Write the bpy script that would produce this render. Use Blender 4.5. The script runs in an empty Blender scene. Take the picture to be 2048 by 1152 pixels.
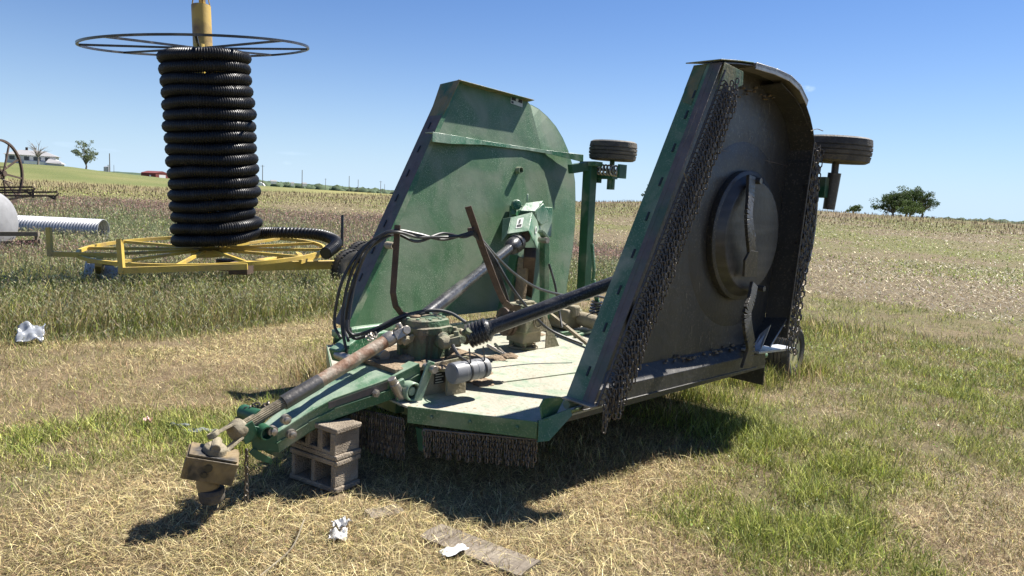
import bpy, math, random
import numpy as np
from mathutils import Vector, Matrix, noise
R = math.radians
random.seed(7); rng = np.random.default_rng(7)
S = bpy.context.scene; COL = S.collection
# ------------------------------------------------------------------ camera
FPX, CAMH, PITCH, ROLL = 1420.0, 1.8, math.atan(176*math.cos(R(2.8))/1420.0), R(2.8)
fwd = Vector((0, math.cos(PITCH), -math.sin(PITCH)))
_r0 = Vector((1, 0, 0)); _u0 = _r0.cross(fwd)
right = _r0*math.cos(ROLL)+_u0*math.sin(ROLL); upv = _u0*math.cos(ROLL)-_r0*math.sin(ROLL)
CP = Vector((0, 0, CAMH))
cd = bpy.data.cameras.new('camera'); cam = bpy.data.objects.new('camera', cd); COL.objects.link(cam)
cd.sensor_width = 36; cd.lens = 36*FPX/2048; cd.clip_end = 20000; cd.clip_start = 0.05
M3 = Matrix((right, upv, -fwd)).transposed()
cam.matrix_world = Matrix.Translation(CP) @ M3.to_4x4()
S.camera = cam
# ------------------------------------------------------------------ machine frame (x to its left wing side, y to its rear)
YAW = R(44.5)
RY = Vector((math.cos(YAW), math.sin(YAW), 0)); LX = Vector((RY.y, -RY.x, 0)); M0 = Vector((-0.56, 5.12, 0))
HX, HZ, SK = 1.24, 0.58, 0.22          # wing hinge line and skirt depth
# ------------------------------------------------------------------ sun and sky
SUNM = (0.08, 0.72, 1.0)
sd = (LX*SUNM[0]+RY*SUNM[1]+Vector((0, 0, 1))*SUNM[2]).normalized()
sun_el = math.asin(sd.z); sun_az = math.atan2(sd.x, sd.y)
sl = bpy.data.lights.new('sun', 'SUN'); sl.energy = 5.0; sl.angle = R(0.53); sl.color = (1.0, 0.955, 0.88)
so = bpy.data.objects.new('sun', sl); COL.objects.link(so); so.location = (0, 0, 60)
so.rotation_euler = (-sd).to_track_quat('-Z', 'Y').to_euler()
W = bpy.data.worlds.new('World'); S.world = W; W.use_nodes = True
nt = W.node_tree; nt.nodes.clear()
wo = nt.nodes.new('ShaderNodeOutputWorld'); bg = nt.nodes.new('ShaderNodeBackground')
sky = nt.nodes.new('ShaderNodeTexSky'); sky.sky_type = 'NISHITA'; sky.sun_disc = False
sky.sun_elevation = sun_el; sky.sun_rotation = sun_az; sky.altitude = 300; sky.air_density = 1.0; sky.dust_density = 0.0; sky.ozone_density = 4.0
bg.inputs[1].default_value = 0.050
nt.links.new(bg.outputs[0], wo.inputs[0])
# small wisps of cloud, at fixed directions of the sky
def cdir(px, py): return (fwd*FPX + right*(px-1024) - upv*(py-576)).normalized()
tc = nt.nodes.new('ShaderNodeTexCoord')
def vmath(op, a=None, b=None):
    n = nt.nodes.new('ShaderNodeVectorMath'); n.operation = op
    for i, s in enumerate((a, b)):
        if s is None: continue
        if hasattr(s, 'default_value') or hasattr(s, 'links'): nt.links.new(s, n.inputs[i])
        else: n.inputs[i].default_value = s
    return n
def fm(tree, op, a, b=None, c=None, clamp=False):
    n = tree.nodes.new('ShaderNodeMath'); n.operation = op; n.use_clamp = clamp
    for i, s in enumerate((a, b, c)):
        if s is None: continue
        if isinstance(s, (int, float)): n.inputs[i].default_value = s
        else: tree.links.new(s, n.inputs[i])
    return n.outputs[0]
cn = nt.nodes.new('ShaderNodeTexNoise'); cn.inputs['Scale'].default_value = 55; cn.inputs['Detail'].default_value = 6
mp = nt.nodes.new('ShaderNodeMapping'); mp.inputs['Scale'].default_value = (1, 1, 2.2)
nt.links.new(tc.outputs['Generated'], mp.inputs[0]); nt.links.new(mp.outputs[0], cn.inputs['Vector'])
tot = None
for (px, py, a, b, s) in [(1610, 179, 17, 7, 1.0), (132, 289, 18, 5, .5), (590, 307, 34, 4, .35), (575, 326, 9, 4, .5), (1695, 408, 22, 4, .35), (2010, 424, 12, 4, .5), (215, 300, 25, 3, .25), (1950, 432, 9, 3, .35), (60, 300, 30, 3, .25)]:
    d = cdir(px, py)
    df = vmath('SUBTRACT', tc.outputs['Generated'], tuple(d)).outputs[0]
    e1 = vmath('DOT_PRODUCT', df, tuple(right)).outputs[1]; e2 = vmath('DOT_PRODUCT', df, tuple(upv)).outputs[1]
    q = fm(nt, 'ADD', fm(nt, 'POWER', fm(nt, 'MULTIPLY', e1, FPX/a), 2.0), fm(nt, 'POWER', fm(nt, 'MULTIPLY', e2, FPX/b), 2.0))
    # same hemisphere only
    g = fm(nt, 'MULTIPLY', fm(nt, 'SUBTRACT', 1.0, q, clamp=True), s)
    tot = g if tot is None else fm(nt, 'MAXIMUM', tot, g)
tot = fm(nt, 'MULTIPLY', tot, fm(nt, 'MULTIPLY', fm(nt, 'SUBTRACT', cn.outputs['Fac'], 0.33), 4.2, clamp=True), clamp=True)
mxw = nt.nodes.new('ShaderNodeMixRGB'); nt.links.new(tot, mxw.inputs[0]); nt.links.new(sky.outputs[0], mxw.inputs[1])
mxw.inputs[2].default_value = (10.5, 10.9, 11.4, 1)
hz_ = nt.nodes.new('ShaderNodeSeparateXYZ'); nt.links.new(tc.outputs['Generated'], hz_.inputs[0])
tintn = nt.nodes.new('ShaderNodeMixRGB'); tintn.blend_type = 'MULTIPLY'; tintn.inputs[0].default_value = 1; tintn.inputs[2].default_value = (.67, .81, 1.04, 1); nt.links.new(mxw.outputs[0], tintn.inputs[1])
hm = nt.nodes.new('ShaderNodeMixRGB'); nt.links.new(fm(nt, 'POWER', fm(nt, 'SUBTRACT', 1.0, fm(nt, 'MULTIPLY', hz_.outputs[2], 2.7), clamp=True), 3.0), hm.inputs[0]); nt.links.new(tintn.outputs[0], hm.inputs[1]); hm.inputs[2].default_value = (5.6, 7.3, 9.0, 1)
nt.links.new(hm.outputs[0], bg.inputs[0])
S.view_settings.view_transform = 'Standard'; S.view_settings.look = 'None'; S.view_settings.exposure = 1.22; S.view_settings.gamma = 1
S.render.engine = 'CYCLES'
# ------------------------------------------------------------------ picking helpers (turn a point seen in the photo plus one known plane into real coordinates)
def ray(px, py): return (fwd*FPX + right*(px-1024) - upv*(py-576)).normalized()
def G(px, py, z=0.0):
    d = ray(px, py); return CP + d*((z-CAMH)/d.z)
def FAR(px, py, dist):
    d = ray(px, py); return CP + d*(dist/math.hypot(d.x, d.y))
def DEP(px, py, depth):
    d = ray(px, py); return CP + d*(depth/d.dot(fwd))
def tom(p): q = Vector(p)-M0; return Vector((q.dot(LX), q.dot(RY), q.z))
def tow(m): return M0 + LX*m[0] + RY*m[1] + Vector((0, 0, m[2]))
CM = tom(CP)
def PL(px, py, ax, c):
    d = ray(px, py); dm = Vector((d.dot(LX), d.dot(RY), d.z)); return CM + dm*((c-CM[ax])/dm[ax])
def MX(px, py, x): return PL(px, py, 0, x)
def MY(px, py, y): return PL(px, py, 1, y)
def MZ(px, py, z): return PL(px, py, 2, z)
# ------------------------------------------------------------------ mesh builder
class MB:
    def __init__(s): s.v = []; s.f = []
    def add(s, v, f):
        o = len(s.v); s.v += [tuple(p) for p in v]; s.f += [tuple(i+o for i in q) for q in f]; return s
    def box(s, c, size, rot=None):
        c = Vector(c); hx, hy, hz = [a/2 for a in size]; vs = []
        for x in (-hx, hx):
            for y in (-hy, hy):
                for z in (-hz, hz):
                    p = Vector((x, y, z)); p = rot @ p if rot else p; vs.append(c+p)
        return s.add(vs, [(0, 1, 3, 2), (4, 6, 7, 5), (0, 4, 5, 1), (2, 3, 7, 6), (0, 2, 6, 4), (1, 5, 7, 3)])
    def bar(s, a, b, w, h=None, up=(0, 0, 1), w2=None, h2=None):
        a, b = Vector(a), Vector(b); h = h or w; w2 = w2 or w; h2 = h2 or h
        d = (b-a).normalized(); u = Vector(up); u = (u-d*u.dot(d))
        if u.length < 1e-4: u = Vector((1, 0, 0)); u = u-d*u.dot(d)
        u.normalize(); r = d.cross(u)
        vs = []
        for p, ww, hh in ((a, w, h), (b, w2, h2)):
            for i, j in ((-1, -1), (1, -1), (1, 1), (-1, 1)): vs.append(p+r*(i*ww/2)+u*(j*hh/2))
        return s.add(vs, [(3, 2, 1, 0), (4, 5, 6, 7), (0, 1, 5, 4), (1, 2, 6, 5), (2, 3, 7, 6), (3, 0, 4, 7)])
    def lathe(s, p, axis, prof, n=20, closed=False):
        p = Vector(p); a = Vector(axis).normalized(); u = a.orthogonal().normalized(); w = a.cross(u); vs = []; fs = []
        for (r, h) in prof:
            for k in range(n):
                t = 2*math.pi*k/n; vs.append(p+a*h+(u*math.cos(t)+w*math.sin(t))*r)
        m = len(prof)
        for i in range(m if closed else m-1):
            j = (i+1) % m
            for k in range(n):
                l = (k+1) % n; fs.append((i*n+k, i*n+l, j*n+l, j*n+k))
        if not closed:
            fs.append(tuple(range(n-1, -1, -1))); fs.append(tuple((m-1)*n+k for k in range(n)))
        return s.add(vs, fs)
    def cyl(s, a, b, r, r2=None, n=14):
        a, b = Vector(a), Vector(b); return s.lathe(a, b-a, [(r, 0), (r if r2 is None else r2, (b-a).length)], n)
    def pipe(s, a, b, r, t, n=16):
        a, b = Vector(a), Vector(b); L = (b-a).length; return s.lathe(a, b-a, [(r, 0), (r, L), (r-t, L), (r-t, 0)], n, closed=True)
    def tube(s, pts, r, n=7, closed=False, rf=None):
        pts = [Vector(p) for p in pts]; m = len(pts); vs = []; fs = []; u = None
        for i, p in enumerate(pts):
            q0 = pts[(i-1) % m] if (closed or i) else p; q1 = pts[(i+1) % m] if (closed or i < m-1) else p
            d = (q1-q0).normalized()
            if u is None: u = d.orthogonal().normalized()
            else:
                u = u-d*u.dot(d); u.normalize()
            w = d.cross(u); rr = rf(i) if rf else (r[i] if isinstance(r, (list, tuple)) else r)
            for k in range(n):
                t = 2*math.pi*k/n; vs.append(p+(u*math.cos(t)+w*math.sin(t))*rr)
        for i in range(m if closed else m-1):
            j = (i+1) % m
            for k in range(n):
                l = (k+1) % n; fs.append((i*n+k, i*n+l, j*n+l, j*n+k))
        if not closed: fs.append(tuple(range(n-1, -1, -1))); fs.append(tuple((m-1)*n+k for k in range(n)))
        return s.add(vs, fs)
    def slab(s, pts, vec):
        pts = [Vector(p) for p in pts]; n = len(pts); v = Vector(vec)
        return s.add(pts+[p+v for p in pts], [tuple(range(n-1, -1, -1)), tuple(range(n, 2*n))]+[(i, (i+1) % n, n+(i+1) % n, n+i) for i in range(n)])
    def strip(s, A, B, th=None):
        "sheet between two polylines, given thickness th (vector list or vector)"
        A = [Vector(p) for p in A]; B = [Vector(p) for p in B]; n = len(A)
        for i in range(n-1):
            q = [A[i], A[i+1], B[i+1], B[i]]
            if th is None: s.add(q, [(0, 1, 2, 3)])
            else:
                nn = (A[i+1]-A[i]).cross(B[i]-A[i]).normalized()*th; s.slab(q, nn)
        return s
    def build(s, name, mat, parent=None, ang=35, bevel=0.0, label=None):
        me = bpy.data.meshes.new(name); me.from_pydata(s.v, [], s.f); me.materials.append(mat); me.update()
        if ang:
            me.polygons.foreach_set('use_smooth', [True]*len(me.polygons)); me.set_sharp_from_angle(angle=R(ang))
        o = bpy.data.objects.new(name, me); COL.objects.link(o)
        if parent: o.parent = parent
        if bevel:
            b = o.modifiers.new('bevel', 'BEVEL'); b.width = bevel; b.segments = 2; b.limit_method = 'ANGLE'; b.angle_limit = R(40); b.use_clamp_overlap = True
        if label: o['label'] = label
        return o
def tag(o, label=None, cat=None, group=None, kind=None):
    if label: o['label'] = label
    if cat: o['category'] = cat
    if group: o['group'] = group
    if kind: o['kind'] = kind
    return o
def thing(name, label, cat, loc=(0, 0, 0), rz=0.0, group=None):
    o = bpy.data.objects.new(name, None); COL.objects.link(o); o.location = loc; o.rotation_euler = (0, 0, rz); o.empty_display_size = .2
    return tag(o, label, cat, group)
def spline(pts, n=10):
    pts = [Vector(p) for p in pts]; P = [pts[0]*2-pts[1]]+pts+[pts[-1]*2-pts[-2]]; out = []
    for i in range(1, len(P)-2):
        for k in range(n):
            t = k/n; a, b, c, d = P[i-1], P[i], P[i+1], P[i+2]
            out.append(0.5*((2*b)+(c-a)*t+(2*a-5*b+4*c-d)*t*t+(3*b-a-3*c+d)*t**3))
    return out+[pts[-1]]
# ------------------------------------------------------------------ materials
def mat(name, c1, c2=None, rough=.6, metal=0., scale=6., contrast=.5, bump=0., bscale=40., spec=.5, dust=None, dust_amt=0., dust_scale=3., speck=None, speck_amt=0., speck_scale=90., updust=0., streak=None):
    m = bpy.data.materials.new(name); m.use_nodes = True; t = m.node_tree; b = t.nodes['Principled BSDF']; L = t.links
    tc = t.nodes.new('ShaderNodeTexCoord'); P = tc.outputs['Object']
    def nz(sc, det=6, dist=0., vec=None):
        n = t.nodes.new('ShaderNodeTexNoise'); n.inputs['Scale'].default_value = sc; n.inputs['Detail'].default_value = det; n.inputs['Distortion'].default_value = dist
        L.new(vec or P, n.inputs['Vector']); return n.outputs['Fac']
    def ramp(f, a, bb):
        n = t.nodes.new('ShaderNodeMapRange'); n.inputs[1].default_value = a; n.inputs[2].default_value = bb; L.new(f, n.inputs[0]); return n.outputs[0]
    def mix(f, a, bcol):
        n = t.nodes.new('ShaderNodeMixRGB')
        if isinstance(f, float): n.inputs[0].default_value = f
        else: L.new(f, n.inputs[0])
        for i, c in ((1, a), (2, bcol)):
            if isinstance(c, tuple): n.inputs[i].default_value = c+(1,)
            else: L.new(c, n.inputs[i])
        return n.outputs[0]
    col = c1 if c2 is None else mix(ramp(nz(scale, 8, .3), .5-contrast*.5, .5+contrast*.5), c1, c2)
    if streak:
        sc = t.nodes.new('ShaderNodeMapping'); sc.inputs['Scale'].default_value = streak[1]; L.new(P, sc.inputs[0])
        col = mix(fm(t, 'MULTIPLY', ramp(nz(1.0, 6, 0., sc.outputs[0]), .48, .72), streak[2]), col, streak[0])
    if speck: col = mix(fm(t, 'MULTIPLY', ramp(nz(speck_scale, 3), .56, .66), fm(t, 'MULTIPLY', ramp(nz(2.3, 4), .3, .6), speck_amt)), col, speck)
    if dust:
        f = fm(t, 'MULTIPLY', ramp(nz(dust_scale, 9, .6), .6-dust_amt*.5, .85-dust_amt*.5), .9)
        if updust:
            g = t.nodes.new('ShaderNodeNewGeometry'); sx = t.nodes.new('ShaderNodeSeparateXYZ'); L.new(g.outputs['Normal'], sx.inputs[0])
            f = fm(t, 'MAXIMUM', f, fm(t, 'MULTIPLY', ramp(sx.outputs[2], .3, .95), fm(t, 'MULTIPLY', ramp(nz(7., 8, .5), .25, .6), updust)))
        col = mix(f, col, dust)
    if isinstance(col, tuple): b.inputs['Base Color'].default_value = col+(1,)
    else: L.new(col, b.inputs['Base Color'])
    b.inputs['Metallic'].default_value = metal; b.inputs['Specular IOR Level'].default_value = spec
    rr = t.nodes.new('ShaderNodeMapRange'); rr.inputs[3].default_value = max(rough-.14, .05); rr.inputs[4].default_value = min(rough+.14, 1); L.new(nz(scale*2.3, 5), rr.inputs[0]); L.new(rr.outputs[0], b.inputs['Roughness'])
    if bump:
        bp = t.nodes.new('ShaderNodeBump'); bp.inputs['Strength'].default_value = bump; bp.inputs['Distance'].default_value = .02; L.new(nz(bscale, 6), bp.inputs['Height']); L.new(bp.outputs[0], b.inputs['Normal'])
    return m
TAN = (.40, .34, .25)
M = {}
M['green'] = mat('green_paint', (.034, .110, .050), (.052, .150, .072), .42, bump=.12, dust=(.30, .31, .22), dust_amt=.25, updust=.5, speck=(.34, .38, .27), speck_amt=.5)
M['green_wing'] = mat('dusty_green_wing', (.046, .118, .052), (.066, .150, .070), .5, bump=.5, bscale=2.6, dust=(.17, .21, .145), dust_amt=.36, dust_scale=2.2, speck=(.34, .41, .29), speck_amt=.85, speck_scale=120, streak=((.13, .19, .12), (1, 9, 1.5), .5))
M['green_fresh'] = mat('bright_green_paint', (.028, .12, .054), (.040, .155, .075), .38, bump=.1, dust=(.34, .40, .31), dust_amt=.28, updust=.75, speck=(.5, .5, .42), speck_amt=.6)
M['green_dark'] = mat('dark_green_paint', (.016, .07, .035), (.025, .10, .05), .45, bump=.1, dust=(.2, .2, .15), dust_amt=.15)
M['green_patch'] = mat('green_paint_peeling', (.02, .085, .04), (.03, .13, .055), .5, scale=10, bump=.3, dust=(.20, .155, .06), dust_amt=.52, dust_scale=5)
M['deck'] = mat('dusty_deck_paint', (.29, .28, .22), (.41, .39, .32), .8, scale=3, bump=.4, bscale=30, dust=(.17, .25, .17), dust_amt=.24, dust_scale=6, speck=(.24, .18, .11), speck_amt=1.0, speck_scale=40)
M['lip'] = mat('worn_lip_steel', (.085, .070, .066), (.15, .125, .115), .6, scale=8, bump=.25, dust=(.05, .10, .06), dust_amt=.25)
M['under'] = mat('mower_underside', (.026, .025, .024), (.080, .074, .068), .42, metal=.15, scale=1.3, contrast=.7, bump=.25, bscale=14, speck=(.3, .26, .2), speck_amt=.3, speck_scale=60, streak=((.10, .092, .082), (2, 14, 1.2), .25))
M['pan'] = mat('blade_pan_steel', (.030, .028, .028), (.085, .078, .072), .40, metal=.4, scale=2.2, contrast=.6, bump=.12, bscale=20, streak=((.15, .135, .12), (3, 1.2, 12), .5))
M['blade'] = mat('worn_blade_steel', (.07, .065, .06), (.16, .15, .14), .42, metal=.6, scale=9, bump=.2)
M['chain'] = mat('old_chain_steel', (.07, .06, .052), (.16, .135, .11), .42, metal=.4, scale=30)
M['rust'] = mat('rusty_steel', (.17, .075, .04), (.26, .16, .10), .6, scale=9, bump=.3, dust=(.38, .33, .26), dust_amt=.38, dust_scale=12)
M['darkrust'] = mat('dark_rust', (.045, .030, .022), (.10, .062, .042), .7, scale=12, bump=.3)
M['mud'] = mat('caked_mud', (.17, .12, .08), (.34, .27, .19), .95, scale=9, bump=1., bscale=50, spec=.1)
M['muddy_green'] = mat('muddy_green_casting', (.045, .15, .07), (.09, .075, .05), .65, scale=4, contrast=.3, bump=.5, bscale=45, dust=(.26, .20, .14), dust_amt=.22, dust_scale=5, updust=.5, streak=((.07, .04, .03), (18, 18, 1.5), .8))
M['dusty_cast'] = mat('dusty_casting', (.34, .29, .21), (.20, .17, .11), .85, scale=6, bump=.4, dust=(.10, .15, .08), dust_amt=.25)
M['steel'] = mat('bare_steel', (.28, .25, .22), (.45, .41, .36), .42, metal=.7, scale=12, bump=.15)
M['tanmetal'] = mat('tan_dusty_metal', (.30, .26, .175), (.19, .155, .10), .7, scale=9, bump=.4, dust=(.07, .055, .04), dust_amt=.3, dust_scale=7)
M['shield'] = mat('worn_yellow_black_shield', (.20, .145, .07), (.028, .026, .024), .55, scale=7, contrast=.2, bump=.3, dust=(.20, .15, .095), dust_amt=.22, dust_scale=9)
M['black'] = mat('black_plastic', (.016, .016, .018), (.028, .028, .031), .3, bump=.06, dust=(.16, .15, .14), dust_amt=.12, speck=(.3, .3, .3), speck_amt=.35)
M['hose'] = mat('black_rubber_hose', (.02, .02, .021), (.04, .04, .04), .45, dust=(.2, .19, .17), dust_amt=.15)
M['tile'] = mat('black_corrugated_plastic', (.008, .008, .010), (.014, .014, .016), .42, spec=.35, dust=(.04, .04, .045), dust_amt=.12)
M['rubber'] = mat('tyre_rubber', (.035, .033, .032), (.06, .056, .053), .75, scale=14, bump=.3, bscale=60, dust=(.22, .18, .13), dust_amt=.2)
M['grey'] = mat('grey_plastic', (.12, .125, .135), (.18, .185, .20), .5, dust=(.30, .29, .27), dust_amt=.28, bump=.05)
M['yellow'] = mat('yellow_paint', (.50, .35, .06), (.60, .43, .09), .48, bump=.08, dust=(.35, .24, .10), dust_amt=.25, speck=(.2, .12, .06), speck_amt=.3)
M['cream_rim'] = mat('cream_rim', (.62, .56, .30), (.5, .45, .25), .5, dust=(.3, .25, .15), dust_amt=.2)
M['concrete'] = mat('old_concrete', (.27, .22, .165), (.42, .36, .285), .95, scale=8, bump=1., bscale=120, spec=.15, dust=(.16, .13, .10), dust_amt=.25)
M['galv'] = mat('galvanised_steel', (.36, .365, .38), (.48, .485, .50), .42, metal=.45, scale=5, bump=.05)
M['tank'] = mat('faded_grey_tank', (.20, .20, .205), (.27, .27, .28), .7, bump=.1)
M['white'] = mat('white_paper', (.60, .60, .58), (.42, .41, .40), .6, scale=14, bump=.3)
M['wood'] = mat('weathered_wood', (.13, .105, .078), (.25, .21, .16), .9, scale=4, bump=.5, bscale=30, streak=((.08, .06, .04), (60, 2.0, 60), .9))
M['bark'] = mat('bark', (.10, .085, .07), (.17, .15, .13), .9, scale=9, bump=.5)
M['deadbark'] = mat('dead_bark', (.22, .19, .17), (.30, .27, .25), .9)
M['siding'] = mat('pale_siding', (.50, .50, .52), (.56, .56, .57), .7)
M['whitewall'] = mat('white_wall', (.80, .80, .80), None, .7)
M['roof'] = mat('grey_shingles', (.24, .235, .24), (.30, .295, .30), .85)
M['glass'] = mat('dark_window', (.03, .035, .045), None, .2)
M['redmetal'] = mat('red_barn_metal', (.14, .03, .028), (.17, .038, .034), .8)
M['pole'] = mat('pole_wood', (.14, .12, .10), (.2, .175, .15), .9)
M['decal_dark'] = mat('label_black', (.02, .02, .02), None, .4)
M['decal_white'] = mat('label_white', (.62, .63, .58), (.45, .47, .42), .5, scale=60)
M['cloth'] = mat('clear_plastic_film', (.36, .38, .42), (.16, .17, .18), .22, scale=12)
# ================================================================== ROTARY MOWER
mow = thing('rotary_mower', 'wide green folding rotary mower with both wings raised, its tongue resting on concrete blocks', 'mower', M0, YAW-R(90))
DZ = 0.50
def V3(x, y, z): return Vector((x, y, z))
# ---- chain link and strand meshes
def link_into(mb, c, ax, side, L=.05, wd=.032, r=.0046, n=10, k=5):
    ax = Vector(ax).normalized(); side = Vector(side); side = (side-ax*side.dot(ax)).normalized(); pts = []
    h = (L-wd)/2
    for i in range(n):
        t = 2*math.pi*(i+.5)/n; s, cc = math.sin(t), math.cos(t)
        pts.append(Vector(c)+side*(cc*(wd/2-r))+ax*(s*(wd/2-r)+(h if s > 0 else -h)))
    mb.tube(pts, r, k, closed=True)
def strand(mb, top, n, seed, L=.05, wd=.032, r=.0046, lean=.05, d0=(0, 0, -1), side0=0.):
    rr = random.Random(seed); p = Vector(top); d = Vector(d0)+Vector((rr.uniform(-lean, lean), rr.uniform(-lean, lean), 0)); d.normalize()
    for i in range(n):
        a = side0+(math.pi/2 if i % 2 else 0)+rr.uniform(-.25, .25)
        c = p+d*(L/2); link_into(mb, c, d, (math.cos(a), math.sin(a), 0), L, wd, r); p = p+d*(L-2.6*r)
def lump(mb, c, r, h, seed, n=14, m=5):
    vs = []; fs = []; rr = random.Random(seed)
    for i in range(m+1):
        ph = i/m*math.pi/2
        for k in range(n):
            t = 2*math.pi*k/n; q = 1+rr.uniform(-.22, .22); vs.append(Vector(c)+V3(r*math.cos(ph)*math.cos(t)*q, r*1.1*math.cos(ph)*math.sin(t)*q, h*math.sin(ph)*(1+rr.uniform(-.15, .15))))
    for i in range(m):
        for k in range(n): fs.append((i*n+k, i*n+(k+1) % n, (i+1)*n+(k+1) % n, (i+1)*n+k))
    mb.add(vs, fs)
# ---- centre deck
fr = MZ(1090, 850, DZ); fi = MZ(820, 815, DZ)
print('deck corners', fr, fi)
FY = fr.y; IY = fi.y
deck_pts = [(HX+.04, fr.y), (fi.x, fi.y), (-.30, fi.y), (-HX-.02, fr.y+.05), (-HX-.02, 2.75), (HX-.02, 2.75)]
mb = MB(); mb.slab([V3(x, y, DZ) for x, y in deck_pts], (0, 0, -.012))
deck = mb.build('center_deck', M['deck'], mow, ang=30)
# dents, patches and straw caught on the deck give it life
mb = MB()
frontline = [V3(HX+.04, fr.y, DZ+.012), V3(fi.x, fi.y, DZ+.012)]
dn = V3(0, 0, -.105)
mb.slab([frontline[0]+V3(0, -.012, 0), frontline[1]+V3(0, -.012, 0), frontline[1]+V3(0, -.012, 0)+dn, frontline[0]+V3(0, -.012, 0)+dn], V3(.004, -.010, 0)); mb.build('front_skirt', M['green'], deck, bevel=.003); mb = MB()
mb.slab([V3(-.30, fi.y-.012, DZ+.012), V3(-HX, fr.y+.04, DZ+.012), V3(-HX, fr.y+.04, DZ-.13), V3(-.30, fi.y-.012, DZ-.13)], V3(0, -.01, 0))
mb.build('front_skirt', M['green'], deck, bevel=.003)
mb = MB()   # carriage bolts on the front skirt
for t in (.14, .5, .8):
    mb = MB(); p = frontline[0].lerp(frontline[1], t)+V3(0, -.024, -.05); mb.lathe(p, (0, -1, 0), [(.014, 0), (.014, .006), (.006, .011)], 10); mb.build('bolt', M['green'], deck)
# right corner shoe: angled plate joining deck side and front skirt
c0 = V3(HX+.045, fr.y-.015, DZ+.02); mb = MB()
mb.slab([c0, c0+V3(.0, .0, -.13), c0+V3(.045, .05, -.12), c0+V3(.085, .20, .02), c0+V3(.05, .22, .05)], (.010, -.006, 0))
mb.slab([MZ(1083, 842, DZ+.01), MZ(1078, 812, DZ+.10), MZ(1086, 797, DZ+.14), MZ(1118, 794, DZ+.14), MZ(1124, 800, DZ+.10), MZ(1110, 828, DZ+.01)], (.006, .008, 0))
mb.slab([V3(HX+.02, fr.y, DZ), V3(HX+.07, fr.y+.02, DZ+.02), V3(HX+.07, .22, DZ+.04), V3(HX+.02, .32, DZ)], (0, 0, .01))
mb.build('corner_shoe', M['green'], deck, bevel=.002)
mb = MB()   # side walls of the deck
mb.slab([V3(HX, fr.y+.1, DZ-.01), V3(HX, 2.75, DZ-.01), V3(HX, 2.75, DZ-.06), V3(HX, fr.y+.3, DZ-.06)], (-.01, 0, 0)); mb.build('side_skirt', M['under'], deck); mb = MB()
mb.slab([V3(-HX, fr.y+.1, DZ-.01), V3(-HX, 2.75, DZ-.01), V3(-HX, 2.75, DZ-.28), V3(-HX, fr.y+.3, DZ-.2)], (.01, 0, 0)); mb.build('side_skirt', M['under'], deck); mb = MB()
mb.slab([V3(-HX, 2.75, DZ), V3(HX, 2.75, DZ), V3(HX, 2.75, DZ-.22), V3(-HX, 2.75, DZ-.22)], (0, -.01, 0))
mb.build('rear_skirt', M['under'], deck)
mb = MB()   # left front hinge tube seen above the deck
a = MZ(668, 668, .60); b = MZ(862, 640, .62); mb.bar(a, b, .10, .075); mb.build('deck_edge_tube', M['green_fresh'], mow, bevel=.02)
mb = MB(); a = MZ(668, 676, .53); b = MZ(900, 668, .53); mb.bar(a, b, .03, .09); mb.bar(MZ(900, 655, .60), MZ(1120, 622, .60), .07, .06); mb.build('hinge_rail', M['green'], mow, bevel=.008)
# bolts / stiffener bead along the deck
mb = MB(); mb.bar(V3(.45, .1, DZ+.004), V3(.85, 2.6, DZ+.004), .02, .008); mb.build('weld_bead', M['deck'], deck)
# hinge knuckles with rods
for s in (-1, 1):
    for y in (.1, .75, 1.4, 2.05, 2.5): mb = MB(); mb.cyl(V3((HX-.01)*s, y, HZ-.03), V3((HX-.01)*s, y+.25, HZ-.03), .028); mb.build('hinge', M['green'], mow)
# ---- chain curtain of the centre deck front: individual strands
hand = []
A = frontline[0]+V3(-.03, .03, -.13); B = frontline[1]+V3(.10, .03, -.13)
mb = MB(); mb.cyl(A, B, .008); rod = mb.build('chain_rod', M['chain'], mow)
prot = []
for k in range(3):
    mb = MB(); strand(mb, (0, 0, 0), 4+(k > 0), 20+k, .046, .032, .0050, .04); prot.append(mb)
pm_ = [p.build('chain', M['chain'], rod) for p in prot]
NS = 34
for i in range(NS):
    p = A.lerp(B, (i+.5)/NS)
    if i < 3: c = pm_[i]
    else: c = pm_[i % 3].copy(); COL.objects.link(c); c.parent = rod
    c.location = p+V3(0, random.uniform(-.008, .008), 0); c.rotation_euler = (random.uniform(-.06, .06), random.uniform(-.06, .06), random.uniform(-.4, .4))
mb = MB()
for i in range(24):
    t = (i+.5)/24; p = MZ(702, 812, .42).lerp(MZ(808, 836, .42), t)
    strand(mb, p, 7 if i % 3 else 6, 60+i, .052, .034, .0052, .06)
for i in range(40):
    p = V3(-HX+.02+.022*i, fr.y+.06-.0*i, .36); strand(mb, p, 5, 160+i, .052, .034, .0048, .06)
for q in ((668, 676), (680, 678), (676, 674)):
    p = MZ(*q, .53); strand(mb, p, 5 if q[0] > 670 else 4, q[0], .05, .032, .005, .03)
guard = mb.build('chain_guard', M['chain'], mow); guard['kind'] = 'stuff'
mb = MB(); p = MZ(853, 862, .36); mb.slab([p, p+V3(.0, 0, -.13), p+V3(-.06, -.01, -.14), p+V3(-.10, -.01, 0)], (0, .01, 0)); mb.build('guard_bracket', M['green_dark'], mow)

# ---- wings --------------------------------------------------------
def WR(px, py, w=0.): return MX(px, py, HX+w)
def WL(px, py, w=0.): return MX(px, py, -HX-w)
def arc_pts(c, r, a0, a1, n, x, sq=1.0):
    return [V3(x, c[0]+r*math.cos(R(a0+(a1-a0)*i/n)), c[1]+r*sq*math.sin(R(a0+(a1-a0)*i/n))) for i in range(n+1)]
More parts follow.
